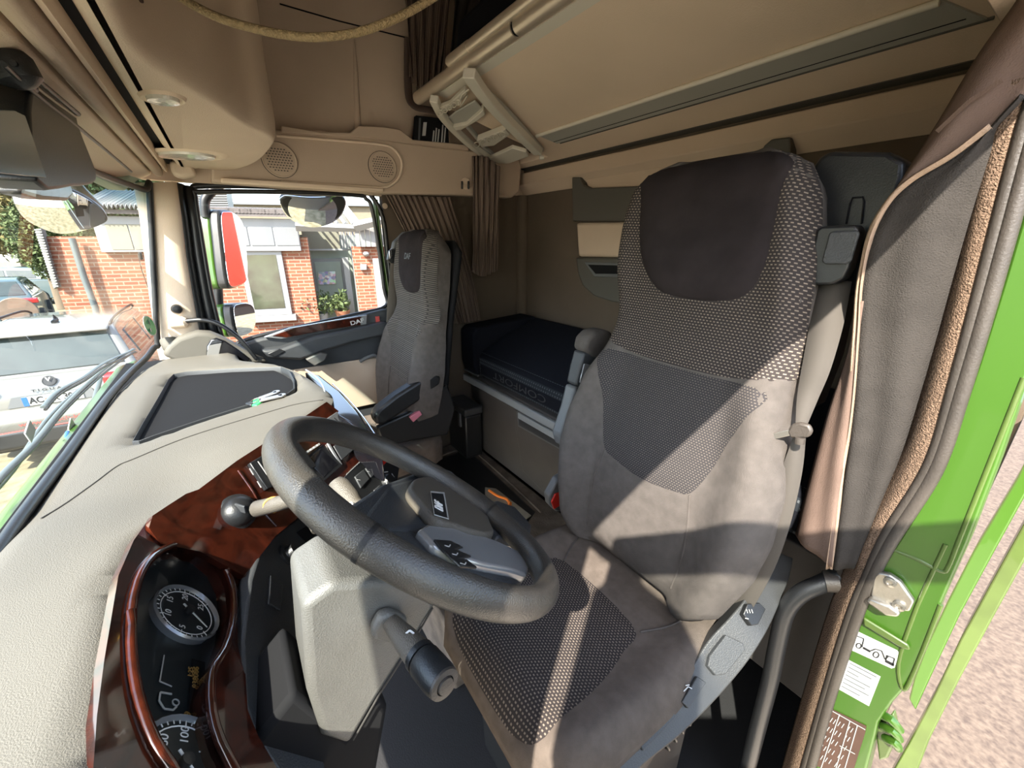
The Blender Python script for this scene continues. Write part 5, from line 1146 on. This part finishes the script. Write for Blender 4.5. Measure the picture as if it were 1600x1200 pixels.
km = thing('kerb_mirror', W(490, 330, 'x', 1.3), 'half-moon convex kerb mirror hanging at the top edge of the passenger window', 'mirror')
kp = [(438, 316), (441, 311), (450, 308), (480, 309), (510, 309), (532, 309), (540, 314), (541, 324), (532, 341), (514, 352), (490, 357), (468, 352), (450, 341), (441, 328)]
KK = Vector((-.72, .05, -.70)).normalized(); KK0 = W(490, 330, 'x', 1.3); KKx = Vector((0, -1, 0)); KKx = (KKx-KK*KKx.dot(KK)).normalized(); KKy = KK.cross(KKx)
kuv = []
for p in kp: q = PL(p[0], p[1], KK0, KK)-KK0; kuv.append((q.dot(KKx), q.dot(KKy)))
patch('mirror_glass', kuv, lambda u, v, o: KK0+KKx*u+KKy*v+KK*(o-.6*(u*u+v*v)), 'mirror', km, step=.02, puff=.0, skirt=.004, smoothb=4)
prism('mirror_shell', [KK0+KKx*u+KKy*v-KK*.008 for u, v in [(q.x, q.y) for q in crom([(a, b, 0) for a, b in kuv], 4, True)]], -KK*.035, 'blackp', km, bevel=.012, bseg=3)
tube('mirror_stem', [W(512, 296, 'x', 1.30)+Vector((-.2, 0, .06)), W(512, 296, 'x', 1.30), W(508, 312, 'x', 1.33)], .028, 'blackp', km)
lathe('stem_joint', [(0, -.02), (.02, -.02), (.022, .02), (0, .02)], W(486, 305, 'x', 1.31), (0, 1, 0), 'blackp', km)
# front mirror and block beyond the windshield
fm = thing('front_mirror', W(90, 330, 'y', .62), 'wide convex front mirror hanging outside the windshield under a dark arm', 'mirror')
fp_ = [(20, 312), (26, 300), (60, 290), (110, 300), (150, 322), (166, 342), (160, 352), (130, 362), (95, 367), (62, 357), (35, 340)]
F0 = W(92, 330, 'y', .62); FN = ((CAM-F0).normalized()+Vector((.0, .1, -.42))).normalized(); FX = Vector((1, 0, 0)); FX = (FX-FN*FX.dot(FN)).normalized(); FY = FN.cross(FX)
fuv = []
for p in fp_: q = PL(p[0], p[1], F0, FN)-F0; fuv.append((q.dot(FX), q.dot(FY)))
patch('mirror_glass', fuv, lambda u, v, o: F0+FX*u+FY*v+FN*(o-.8*(u*u+v*v)), 'mirror', fm, step=.02, puff=0, skirt=.004)
prism('mirror_shell', [F0+FX*u*1.03+FY*v*1.03-FN*.02 for u, v in [(q.x, q.y) for q in crom([(a, b, 0) for a, b in fuv], 4, True)]], -FN*.03, 'blackp', fm, bevel=.008)
tube('mirror_arm', [W(95, 250, 'y', .60), W(120, 290, 'y', .60), W(152, 322, 'y', .62)], [.018, .026, .030], 'blackp', fm, cr=4)
tb = thing('toll_unit', W(50, 200, 'y', .2), 'large dark box with a teal sheen fixed to the windshield at the upper left', 'device')
prism('unit_body', crom([W(*p, 'y', .235) for p in [(-30, 118), (20, 126), (58, 150), (66, 190), (92, 250), (99, 272), (92, 284), (50, 288), (-30, 278)]], 3, True), (0, -.05, 0), 'blackp', tb, bevel=.012, bseg=3)
prism('unit_face', [W(*p, 'y', .184) for p in [(-30, 170), (20, 172), (36, 180), (62, 255), (70, 278), (-30, 268)]], (0, -.002, 0), 'teal', tb, bevel=.001)
prism('unit_side', [W(*p, 'y', .20) for p in [(62, 152), (84, 165), (90, 178), (86, 205), (100, 262), (96, 270), (72, 200)]], (0, .03, 0), 'anth', tb, bevel=.006)
tag(prism('mirror_mount', [W(*p, 'y', .44) for p in [(34, 286), (60, 290), (95, 285), (104, 268), (110, 285), (116, 305), (108, 314), (70, 312), (38, 304)]], (0, .06, 0), 'blackp', bevel=.012), 'dark mounting block below the box, outside the windshield', 'mount')
# round green sticker on the glass
stc = Vector((.905, WSY(.905, .98)-.004, .98)); stc = W(234, 509, 'y', .325)
sg_ = thing('emission_sticker', stc, 'round green emissions sticker on the lower corner of the windshield', 'sticker')
sn = Vector((-.25, -.97, .15)).normalized()
sc_ = PL(234, 509, (.93, WSY(.93, .99)-.006, .99), sn)
lathe('sticker_rim', [(.042, 0), (.042, .0008), (0, .0008)], sc_, sn, 'white', sg_)
lathe('sticker_face', [(.038, .0008), (.038, .0014), (0, .0014)], sc_, sn, 'stgreen', sg_)
text('sticker_digit', '4', .045, sc_+sn*.0018+Vector((0, 0, .012)), (1, 0, 0), (0, 0, 1), 'dkgrey', sg_)
box('plate_field', sc_+sn*.0016+Vector((0, 0, -.015)), (.05, .001, .013), 'white', sg_, bevel=0)
# wipers
def wiper(lbl, path, r, blade=None):
    w = thing('windshield_wiper', W(*path[0], 'y', .50), lbl, 'wiper')
    tube('wiper_arm', [W(*p, 'y', .50) for p in path], (r[0]*.6, r[1]*.8), 'wiper', w, cr=4, flat=(0, 1, 0))
    if blade:
        tube('blade_frame', [W(*p, 'y', .47) for p in blade], (.004, .007), 'wiper', w, cr=4)
        tube('blade_rubber', [W(p[0]+3, p[1]+4, 'y', .465) for p in blade], .004, 'blackp', w, cr=4, res=8)
    return w
wiper('grey wiper with a long blade lying low across the glass before the white car', [(-40, 800), (20, 735), (70, 660), (110, 620), (150, 590)], (.010, .006), [(-30, 790), (0, 745), (55, 690), (105, 630), (165, 575), (208, 545)])
w2 = wiper('dark wiper arm standing steeply behind the lower right of the windshield', [(157, 590), (146, 630), (132, 680), (118, 715)], (.014, .006), [(68, 636), (90, 612), (130, 590), (165, 566), (210, 546)])
for (px, py), l in (((47, 674), 'white printed tag hanging on the wiper blade, left of the other tag'), ((112, 667), 'white printed tag beside the blue hose end below the wiper')):
    tag(box('wiper_tag', W(px, py, 'y', .46), (.05, .004, .032), 'white', rot=Matrix.Rotation(-.35, 3, 'Y')), l, 'tag')
ho = thing('washer_hose', W(118, 700, 'y', .46), 'short black washer hose with a blue end poking over the windshield base', 'hose')
tube('hose', [W(103, 690, 'y', .45), W(108, 706, 'y', .44), W(125, 716, 'y', .42)], .008, 'blackp', ho, cr=4)
tube('hose_end', [W(106, 676, 'y', .46), W(103, 692, 'y', .45)], .006, 'blue', ho)
tag(tube('thin_cable', [W(216, 395, 'y', .28), W(221, 420, 'y', .28), W(235, 460, 'y', .29), W(243, 490, 'y', .29)], .0014, 'blackp', cr=5, res=6), 'thin black antenna cable running down the inside of the windshield edge', 'cable')
tag(box('antenna_plug', W(220, 400, 'y', .275), (.018, .01, .03), 'blackp'), 'small black antenna plug stuck near the right windshield edge', 'plug')

# ================================================================== OUTSIDE WORLD
GZ = -1.40
struct(box2('ground_gravel', (-40, -60, GZ-.1), (4, -1.2, GZ), 'gravel', bevel=0)).name = 'ground_1'
struct(box2('ground_2', (4, -60, GZ-.1), (90, -1.2, GZ), 'dirt', bevel=0))
struct(box2('ground_3', (-1.2, -1.2, GZ-.1), (90, 60, GZ), 'dirt', bevel=0))
struct(box2('ground_4', (-40, -1.2, GZ-.1), (-1.2, 60, GZ), 'bounceg', bevel=0))  # unseen ground, made pale to bounce sunlight up onto the cab ceiling
FA = R(13); FD = Vector((-math.sin(FA), -math.cos(FA), 0)); FNm = Vector((math.cos(FA), -math.sin(FA), 0))
def FP(px, py, d=11): return PL(px, py, CAM+FNm*d, FNm)
def fs_(px, py, d=11): q = FP(px, py, d)-CAM; return q.dot(FD), q.z+CAM.z
def FW_(s, z, d): p = CAM+FNm*d+FD*s; return Vector((p.x, p.y, z))
def fq(name, pts, d, th, m, par=None, bevel=.01, uv=False):
    return prism(name, [FP(px, py, d) for px, py in pts], FNm*th, m, par, bevel=bevel, uv=(lambda v: ((v-CAM).dot(FD), v.z)) if uv else None)
def fb(name, s0, s1, z0, z1, d, th, m, par=None, bevel=.01, uv=False):
    return prism(name, [FW_(s0, z0, d), FW_(s1, z0, d), FW_(s1, z1, d), FW_(s0, z1, d)], FNm*th, m, par, bevel=bevel, uv=(lambda v: ((v-CAM).dot(FD)+(v-CAM).dot(FNm), v.z)) if uv else None)
bl = thing('brick_building', FW_(-2, GZ, 11), 'single storey red brick building with white window frames beyond the passenger door', 'building')
sL = fs_(86, 440)[0]; sR = fs_(490, 440)[0]; zt = 1.42
fb('brick_wall', sL, sR, GZ, zt, 11, .35, 'brick', bl, bevel=0, uv=True)
# window with white frame
w0, wz1 = fs_(372, 394); w1, _ = fs_(440, 394); _, wz0 = fs_(440, 486)
wf_ = fb('window', w0, w1, wz0-.08, wz1+.08, 10.93, .05, 'wframe', bl)
fb('window_pane', w0+.1, w1-.12, wz0+.08, wz1-.06, 10.92, .02, 'wdark', wf_, bevel=0)
fb('window_sill', w0-.05, w1+.08, wz0-.22, wz0-.08, 10.85, .15, 'wframe', wf_)
# fascia with two grey panels over the window
a0, az1 = fs_(372, 345); a1, az0 = fs_(468, 392)
fa = fb('fascia', fs_(150, 350)[0], a1+.05, az0, az1+.05, 10.86, .14, 'wframe', bl)
for i, (x0, x1) in enumerate(((380, 388), (391, 427), (430, 466), (350, 376))):
    fb('fascia_panel', fs_(x0, 360)[0], fs_(x1, 360)[0], az0+.12, az1-.12, 10.845, .02, 'wgrey', fa, bevel=.004)
for x0, x1 in ((172, 206), (208, 232)): fb('fascia_panel', fs_(x0, 360)[0], fs_(x1, 360)[0], az0+.05, az1-.1, 10.845, .02, 'cream', fa, bevel=.004)
# tiled verge
rz = az1+.08
prism('roof', [FW_(fs_(150, 350)[0], rz, 10.7), FW_(a1+.1, rz, 10.7), FW_(a1+.1, rz+.22, 15), FW_(fs_(150, 350)[0], rz+.22, 15)], (0, 0, .08), 'roof', bl, bevel=0)
n_ = 26
for k in range(n_):
    s_ = lerp(a0-.5, a1+.05, k/(n_-1)); tube('verge_tile', [FW_(s_, rz+.11, 10.68), FW_(s_, rz+.20, 11.9)], .055, 'roof', bl, res=8)
# corrugated sheet tower and tan flat block behind
ct_ = fq('corrugated_tower', [(300, 318), (301, 290), (352, 290), (356, 318), (362, 345), (300, 345)], 13.0, .6, 'corr', None)
ob_ = thing('roof_tower', FW_(-2.4, 1.6, 13), 'white corrugated metal tower rising behind the brick building roof', 'tower')
ct_.parent = ob_; 
for v in ct_.data.vertices: v.co -= ob_.location
bk2 = [FP(302+k*0, 292+k*3.4, 12.98) for k in range(15)]
for k in range(15): tube('sheet_rib', [FP(301, 292+k*3.5, 12.97), FP(352+k*.6, 292+k*3.5, 12.97)], .018, 'corr', ob_, res=6)
tnb = thing('flat_roof_building', FW_(0, GZ, 24), 'pale tan flat-roofed building in the distance above the tiled roof', 'building')
fq('facade', [(330, 318), (610, 322), (610, 420), (330, 420)], 24, 3, 'tan', tnb)
fq('parapet', [(330, 315), (610, 319), (610, 323), (330, 319)], 23.8, 3.3, 'wgrey', tnb)
# porch recess with pale green wall and glazed lean-to canopy
pz = thing('entrance_porch', FW_(0, GZ, 12), 'white timber entrance porch with a glazed canopy right of the brick pier', 'porch')
r0 = sR; r1, _ = fs_(556, 440)
fb('recess_wall', r0-.3, r1+.6, GZ, 1.5, 12.6, .2, 'wgreen', pz, bevel=0)
fb('side_wall', r1-.02, r1+.12, GZ, 1.2, 11.0, 1.6, 'wwhite', pz, bevel=0)
fb('door_frame', fs_(492, 440, 12.5)[0], fs_(545, 440, 12.5)[0], GZ, fs_(500, 404, 12.5)[1], 12.5, .1, 'wwhite', pz)
fb('porch_door', fs_(496, 440, 12.48)[0], fs_(536, 440, 12.48)[0], GZ, fs_(500, 409, 12.48)[1], 12.45, .06, 'wgreen', pz)
fb('door_glazing', fs_(484, 440, 12.3)[0], fs_(490, 440, 12.3)[0], GZ, fs_(500, 409, 12.3)[1], 12.28, .05, 'wgrey', pz)
fb('side_panel', fs_(540, 440, 12.1)[0], fs_(549, 440, 12.1)[0], GZ, fs_(540, 402, 12.1)[1], 12.0, .06, 'wframe', pz)
fb('transom', fs_(474, 390, 12)[0], fs_(556, 390, 12)[0], fs_(500, 392, 12)[1], fs_(500, 389, 12)[1], 12, .05, 'wframe', pz)
fb('upper_panel', fs_(472, 370, 12.4)[0], fs_(530, 370, 12.4)[0], fs_(500, 391, 12.4)[1], fs_(500, 352, 12.4)[1], 12.4, .06, 'cream', pz)
for x in (532, 536.5, 541, 545.5, 550): fb('upper_batten', fs_(x, 370, 12)[0], fs_(x+3, 370, 12)[0], fs_(500, 388, 12)[1], fs_(500, 355, 12)[1], 11.9, .05, 'wframe', pz)
def beam(name, a, b, r, m='wframe'): return tube(name, [a, b], (r, r*.7), m, pz, res=4, ang=10)
e1, e2 = FP(466, 352, 10.6), FP(600, 356, 10.2)
beam('canopy_beam', FP(462, 353, 10.6), FP(557, 357, 10.6), .11)
beam('canopy_beam', FP(520, 300, 11.5), FP(560, 349, 10.5), .10)
beam('canopy_beam', FP(555, 354, 10.5), FP(600, 343, 10.2), .12)
for k in range(7):
    t = k/6; beam('canopy_rafter', FP(lerp(478, 552, t), 350, 10.6), FP(lerp(478, 552, t)-30, 310, 12.4), .045)
prism('canopy_glass', [FP(466, 350, 10.65), FP(556, 352, 10.65), FP(528, 305, 12.4), FP(450, 310, 12.4)], (0, 0, .02), 'glass', pz, bevel=0)
bw_ = thing('brick_wing', FW_(.8, GZ, 11), 'brick wing wall with a boarded white gable at the right edge of the side window', 'wall')
fb('brick_wall', fs_(556, 440, 10.8)[0], fs_(640, 440, 10.8)[0]+3, GZ, fs_(560, 385, 10.8)[1], 10.8, .3, 'brick', bw_, bevel=0, uv=True)
for k in range(7): fb('gable_board', fs_(555+k*8, 370, 10.6)[0], fs_(562.3+k*8, 370, 10.6)[0], fs_(560, 386, 10.6)[1], fs_(560, 356, 10.6)[1], 10.6, .1, 'wwhite', bw_)
fb('window', fs_(585, 430, 10.7)[0], fs_(600, 430, 10.7)[0], fs_(580, 486, 10.7)[1], fs_(580, 404, 10.7)[1], 10.7, .1, 'wframe', bw_)
q = FP(572, 397, 10.7); tag(lathe('wall_lamp', [(0, -.06), (.05, -.04), (.075, 0), (.05, .05), (0, .06)], q, (0, 0, 1), 'wframe'), 'small white globe lamp on the brick wing of the building', 'lamp')
tag(fq('wall_box', [(563, 413), (573, 413), (573, 422), (563, 422)], 10.7, .1, 'wframe'), 'small white square box on the brick wing below the globe lamp', 'box')
tag(fq('wall_picture', [(497, 425), (524, 424), (525, 444), (498, 445)], 12.40, .03, 'art'), 'mottled multicoloured picture hanging in the porch', 'picture')
dp = thing('downpipe', FP(130, 440, 10.9), 'grey-green downpipe on the left brick wall', 'pipe')
tube('pipe', [FP(112, 372, 10.85), FP(130, 430, 10.85), FP(152, 489, 10.85), FP(165, 530, 10.85)], .055, 'wiper', dp)
# slatted white corner of the left wall
cr2 = thing('slatted_corner_post', FP(72, 400, 10.8), 'white slatted corner post at the left end of the brick wall', 'post')
fq('post_back', [(54, 358), (66, 358), (90, 448), (84, 452)], 10.95, .1, 'wwhite', cr2)
for k in range(22):
    t = k/21; fq('slat', [(lerp(53, 82, t), lerp(358, 446, t)), (lerp(64, 91, t), lerp(357, 446, t)), (lerp(64, 91, t)+.6, lerp(357, 446, t)+2.4), (lerp(53, 82, t)+.6, lerp(358, 446, t)+2.4)], 10.85, .08, 'wwhite', cr2, bevel=.002)
tag(fq('flag_sign', [(178, 291), (197, 294), (196, 322), (192, 325)], 14, .05, 'wwhite'), 'white triangular pennant sign above the left roof', 'sign')
tag(fq('roof_board', [(212, 297), (240, 300), (240, 335), (214, 332)], 13.5, .1, 'wwhite'), 'white slatted board standing on the left roof beside the pennant', 'board')
wavy = []
for k in range(60):
    s_ = lerp(fs_(146, 335)[0], fs_(240, 335)[0], k/59); z = rz+.12+.05*math.sin(k*1.5)
    wavy.append([FW_(s_, z, 10.62), FW_(s_, z+.35, 11.8)])
tag(loft('corrugated_roof', wavy, 'corr', closed=False, cap=False, solid=.02), 'corrugated grey roof edge over the left brick wall', 'roof')
# potted plants in the porch
def leaves(name, c, rad, n, m, parent=None, size=.1, flat=.0):
    vs, fs = [], []; c = Vector(c)
    for _ in range(n):
        while True:
            p = Vector((random.uniform(-1, 1), random.uniform(-1, 1), random.uniform(-1, 1)))
            if p.length < 1: break
        k = .45+.55*random.random(); p = p.normalized()*k*(1+.25*noise.noise(p*2.2+c)); p = Vector((p.x*rad[0], p.y*rad[1], p.z*rad[2]))+c
        u = Vector((random.gauss(0, 1), random.gauss(0, 1), random.gauss(0, 1))).normalized(); w = u.cross(Vector((random.gauss(0, 1), random.gauss(0, 1), random.gauss(0, 1)))).normalized()
        s = size*random.uniform(.6, 1.3); o = len(vs)
        vs += [p-u*s, p+w*s*.45, p+u*s, p-w*s*.45]; fs.append((o, o+1, o+2, o+3))
    return mk(name, vs, fs, m, parent, smooth=False)
for (px, py, r, l, pm) in ((503, 489, .16, 'leafy plant in a pale pot left of the terracotta pot in the porch', 'wwhite'), (535, 485, .19, 'spiky plant in a terracotta bowl in the porch', 'terra')):
    b_ = FP(px, py, 11.3); t = thing('potted_plant', b_, l, 'plant')
    lathe('pot', [(0, -.2), (r*.7, -.2), (r, 0), (r*.9, 0), (0, -.04)], b_, (0, 0, 1), pm, t, res=20)
    if px < 520: leaves('foliage', b_+Vector((0, 0, .25)), (.45, .5, .32), 420, 'leaf', t, .06)
    else: leaves('foliage', b_+Vector((0, 0, .22)), (.2, .2, .30), 160, 'leaf', t, .07)
# ---- cars
def car(name, loc, rot, paint, label, detail=False):
    c = thing(name, (0, 0, 0), label, 'car', 'parked cars seen through the windshield')
    W2 = .905
    def sec(pr, wf, nm, m, bev=.06):
        vs = []; n = len(pr)
        for sg in (1, -1):
            for x, z in pr: vs.append((x, sg*wf(x, z), z))
        fs = [tuple(range(n)), tuple(range(2*n-1, n-1, -1))]+[(i, (i+1) % n, (i+1) % n+n, i+n) for i in range(n)]
        return mk(nm, vs, fs, m, c, bevel=bev, bseg=4, ang=30)
    body = [(.02, .42), (-.03, .52), (-.04, .66), (.02, .74), (.03, .92), (.06, 1.02), (.14, 1.13), (3.3, 1.05), (4.15, .92), (4.42, .72), (4.45, .45), (4.3, .28), (.3, .28)]
    sec(body, lambda x, z: W2-.10*max(0, (x-3.6)/.9)-.07*max(0, (.25-x)/.25)-(.05 if z > 1.0 else 0), 'body', paint)
    gh_ = [(.16, 1.10), (.50, 1.57), (.62, 1.62), (1.5, 1.665), (2.4, 1.62), (3.35, 1.08)]
    gw = lambda x, z: lerp(.83, .62, (z-1.1)/.55)
    sec(gh_, gw, 'roof', paint, .05)
    # rear and side glass, each as its own slab
    def slab(nm, pts, m, off=.012):
        vs = [Vector(p) for p in pts]; nrm = (vs[1]-vs[0]).cross(vs[2]-vs[0]).normalized(); nrm = nrm if nrm.dot(sum(vs, Vector())/len(vs)-Vector((1.8, 0, 1.2))) > 0 else -nrm
        return prism(nm, [v+nrm*off for v in vs], -nrm*(off+.01), m, c, bevel=.008)
    slab('rear_window', [(.205, -.70, 1.16), (.205, .70, 1.16), (.49, .57, 1.555), (.49, -.57, 1.555)], 'carglass', .018)
    for sg in (-1, 1):
        f = lambda x, z: (x, sg*gw(x, z), z)
        slab('side_window', [f(.75, 1.18), f(1.65, 1.16), f(1.7, 1.53), f(.80, 1.50)], 'carglass')
        slab('side_window', [f(1.72, 1.16), f(2.9, 1.13), f(2.35, 1.51), f(1.77, 1.53)], 'carglass')
        for x in (.85, 3.55):
            lathe('wheel', [(0, -.02), (.33, -.02), (.345, .02), (.345, .18), (.33, .22), (0, .22)], (x, sg*.90, .345), (0, -sg, 0), 'tyre', c, res=24)
    slab('windshield', [(2.60, -.60, 1.50), (2.60, .60, 1.50), (3.26, .74, 1.12), (3.26, -.74, 1.12)], 'carglass')
    for sg in (-1, 1):
        box('tail_light', (.06, sg*.70, 1.0), (.14, .46, .14), 'tail', c, rot=Matrix.Rotation(-.18, 3, 'Y'), bevel=.03, bseg=4)
    box('rear_bumper', (.06, 0, .42), (.22, 1.66, .24), 'blackp', c, bevel=.05, bseg=4)
    if detail:
        prism('roof_spoiler', [(.40, -.60, 1.60), (.40, .60, 1.60), (.75, .60, 1.655), (.75, -.60, 1.655)], (0, 0, -.035), paint, c, bevel=.015)
        tube('roof_antenna', [(.95, 0, 1.65), (1.06, 0, 1.67), (1.02, 0, 1.74)], [.03, .03, .004], 'blackp', c, cr=3)
        for sg in (-1, 1): tube('roof_rail', [(.62, sg*.60, 1.60), (.85, sg*.62, 1.68), (2.2, sg*.62, 1.68), (2.5, sg*.60, 1.62)], .016, 'blackp', c, cr=4)
        X = (0, -1, 0); Z = (0, 0, 1)
        prism('plate_recess', [(.018, -.40, .80), (.018, .40, .80), (.018, .34, .925), (.018, -.34, .925)], (-.003, 0, 0), 'wgrey', c, bevel=0)
        np_ = prism('number_plate', [(.012, -.26, .805), (.012, .26, .805), (.012, .26, .915), (.012, -.26, .915)], (-.006, 0, 0), 'white', c, bevel=.001)
        prism('country_band', [(.005, .26, .805), (.005, .215, .805), (.005, .215, .915), (.005, .26, .915)], (-.002, 0, 0), 'blue', np_, bevel=0)
        text('plate_letters', 'AC', .105, (.003, .145, .86), X, Z, 'carmark', np_, bold=.003, sx=.85)
        lathe('plate_seal', [(.016, 0), (.016, .001), (0, .001)], (.005, .06, .86), (-1, 0, 0), 'hose', np_)
        text('plate_letters', 'JK', .105, (.003, -.01, .86), X, Z, 'carmark', np_, bold=.003, sx=.85)
        text('plate_letters', '301', .105, (.003, -.15, .86), X, Z, 'carmark', np_, bold=.003, sx=.85)
        lg = lathe('round_emblem', [(.062, 0), (.062, .006), (.054, .007), (.053, .003), (0, .003)], (.065, 0, 1.065), (-1, 0, .35), 'carmark', c)
        text('emblem_letter', 'V', .06, (.050, 0, 1.088), X, (.33, 0, 1), 'gaugew', lg, bold=.002, sx=1.1)
        text('emblem_letter', 'W', .055, (.058, 0, 1.050), X, (.33, 0, 1), 'gaugew', lg, bold=.002, sx=1.1)
        text('model_lettering', 'T I G U A N', .042, (.020, 0, .975), X, Z, 'carmark', c, bold=.0008, sx=1.5)
        text('door_lettering', 'Kutsch', .085, (.012, -.53, .875), X, Z, 'carmark', c, bold=.002)
        text('web_lettering', 'www.kutsch-kfw.de', .07, (-.05, 0, .60), X, Z, 'redp', c, sx=1.25)
        tube('bumper_crease', [(-.036, -.80, .52), (-.042, 0, .53), (-.036, .80, .52)], .006, 'redp', c)
        tube('rear_wiper', [(.215, .0, 1.17), (.26, -.18, 1.24), (.27, -.30, 1.25)], .008, 'blackp', c)
    c.location = loc; c.rotation_euler = (0, 0, rot); return c
car('parked_car', (5.72, 2.03, GZ+.05), 0, 'carw', 'white car with lettered tailgate parked tail-on just beyond the windshield', True)
car('parked_car', (34, 11.8, GZ), R(95), 'carw', 'distant white car parked at the far left above the wire fence')
car('parked_car', (27, 6.2, GZ), R(80), 'card', 'distant dark car parked behind the slatted corner post')
car('parked_car', (17.5, 5.9, GZ), R(10), 'card', 'dark teal car standing behind the wire fence')
# ---- wire fence with a sandstone disc behind
fe = thing('wire_fence', (13.5, 4.0, GZ), 'grey-green double wire fence behind the white car', 'fence')
Fa, Fb = W(-60, 470, 'x', 12.8), FP(98, 470, 10.7); Fa.z = Fb.z = 0
z0, z1 = GZ, -.30
for k in range(5): p = Fa.lerp(Fb, k/4); box('fence_post', (p.x, p.y, (z0+z1)/2), (.06, .06, z1-z0), 'fence', fe)
hw_ = []
for k in range(9): z = lerp(z0+.1, z1, k/8); hw_.append(((Fa.x, Fa.y, z), (Fb.x, Fb.y, z)))
vs, fs = [], []
L_ = (Fb-Fa).length; dd = (Fb-Fa).normalized(); pn_ = dd.cross(Vector((0, 0, 1)))
def addbar(a, b, w, nv):
    a, b = Vector(a), Vector(b); t = (b-a).normalized(); s1_ = t.cross(nv).normalized()*w; s2__ = nv*w; o = len(vs)
    vs.extend([a-s1_-s2__, a+s1_-s2__, a+s1_+s2__, a-s1_+s2__, b-s1_-s2__, b+s1_-s2__, b+s1_+s2__, b-s1_+s2__]); fs.extend([tuple(i+o for i in f) for f in BF])
for a, b in hw_: addbar(a, b, .009, pn_)
k = 0
while k*.05 < L_: p = Fa+dd*k*.05; addbar((p.x, p.y, z0+.05), (p.x, p.y, z1+.03), .004, pn_); k += 1
mk('fence_mesh', vs, fs, 'fence', fe, smooth=False)
q = W(28, 487, 'x', 11.9); tag(lathe('sandstone_disc', [(0, -.05), (.29, -.05), (.30, 0), (.29, .05), (0, .05)], q, (-1, -.25, 0), 'hose'), 'round sandstone-coloured disc standing behind the wire fence', 'disc')
# ---- trees
def tree(c, h, r, n, m, label, size=.22):
    t = thing('tree', (c[0], c[1], GZ), label, 'tree', 'trees beyond the building')
    tube('trunk', [(c[0], c[1], GZ), (c[0]+.1, c[1], GZ+h*.5), (c[0], c[1]+.1, GZ+h*.8)], [.22, .16, .08], 'bark', t, cr=3)
    o = leaves('foliage', (c[0], c[1], GZ+h*.66), (r, r, h*.36), n, m, t, size); return t
def dirp(px, dist):
    d = ray(px, 378); d.z = 0; d.normalize(); return (CAM.x+d.x*dist, CAM.y+d.y*dist)
tree(dirp(188, 24), 7.2, 2.2, 14000, 'leaf', 'broad green tree rising behind the pennant sign', .13)
tree(dirp(140, 30), 7.6, 2.6, 12000, 'leafy', 'yellow-green tree behind the front mirror', .15)
tree(dirp(25, 40), 6.0, 2.6, 12000, 'leafy', 'low yellowing tree above the distant cars at the far left', .15)
tree(dirp(62, 26), 4.3, .9, 7000, 'leaf', 'slim dark green tree beside the slatted corner post', .085)
tree(dirp(100, 40), 8.0, 3.5, 4000, 'leaf', 'distant dark green tree beyond the left roof', .3)

# red lorry box parked behind the building corner, seen in the passenger mirrors
rl = thing('lorry_trailer', (7.0, -7.5, GZ), 'red lorry box with a white rear post, seen in the exterior mirror glass', 'lorry')
box2('cargo_box', (5.2, -11.5, .1), (7.8, -6.4, 3.0), 'red', rl, bevel=.04)
box2('corner_post', (7.2, -6.44, .1), (7.7, -6.36, 3.0), 'white', rl, bevel=.01)
for y in (-7.4, -10): lathe('wheel', [(0, -.05), (.45, -.05), (.5, 0), (.5, .25), (0, .25)], (5.3, y, GZ+.5), (1, 0, 0), 'tyre', rl)
box2('chassis', (5.5, -11.2, -.3), (7.5, -6.6, .1), 'blackp', rl)

# mirror pair on the driver side, just outside the picture; it shades the seat cushion
dm = thing('door_mirror', (-1.48, .26, 1.3), 'tall black exterior mirror pair outside the driver side pillar, next to the open door', 'mirror')
prism('mirror_housing', [(-1.365, .23, 1.22), (-1.365, .23, 1.62), (-1.41, .23, 1.68), (-1.56, .23, 1.68), (-1.62, .23, 1.60), (-1.62, .23, 1.22)], (0, .09, 0), 'blackp', dm, bevel=.02, bseg=3)
prism('mirror_glass', [(-1.38, .228, 1.24), (-1.38, .228, 1.61), (-1.41, .228, 1.66), (-1.55, .228, 1.66), (-1.60, .228, 1.59), (-1.60, .228, 1.24)], (0, .004, 0), 'mirror', dm, bevel=0)
prism('lower_mirror_housing', [(-1.37, .23, .96), (-1.37, .23, 1.16), (-1.60, .23, 1.16), (-1.60, .23, .96)], (0, .08, 0), 'blackp', dm, bevel=.02, bseg=3)
tube('mirror_arm', [(-1.22, .27, 1.72), (-1.36, .29, 1.74), (-1.48, .29, 1.70), (-1.48, .29, 1.1), (-1.40, .29, .92), (-1.23, .27, .90)], .018, 'blackp', dm, cr=5)
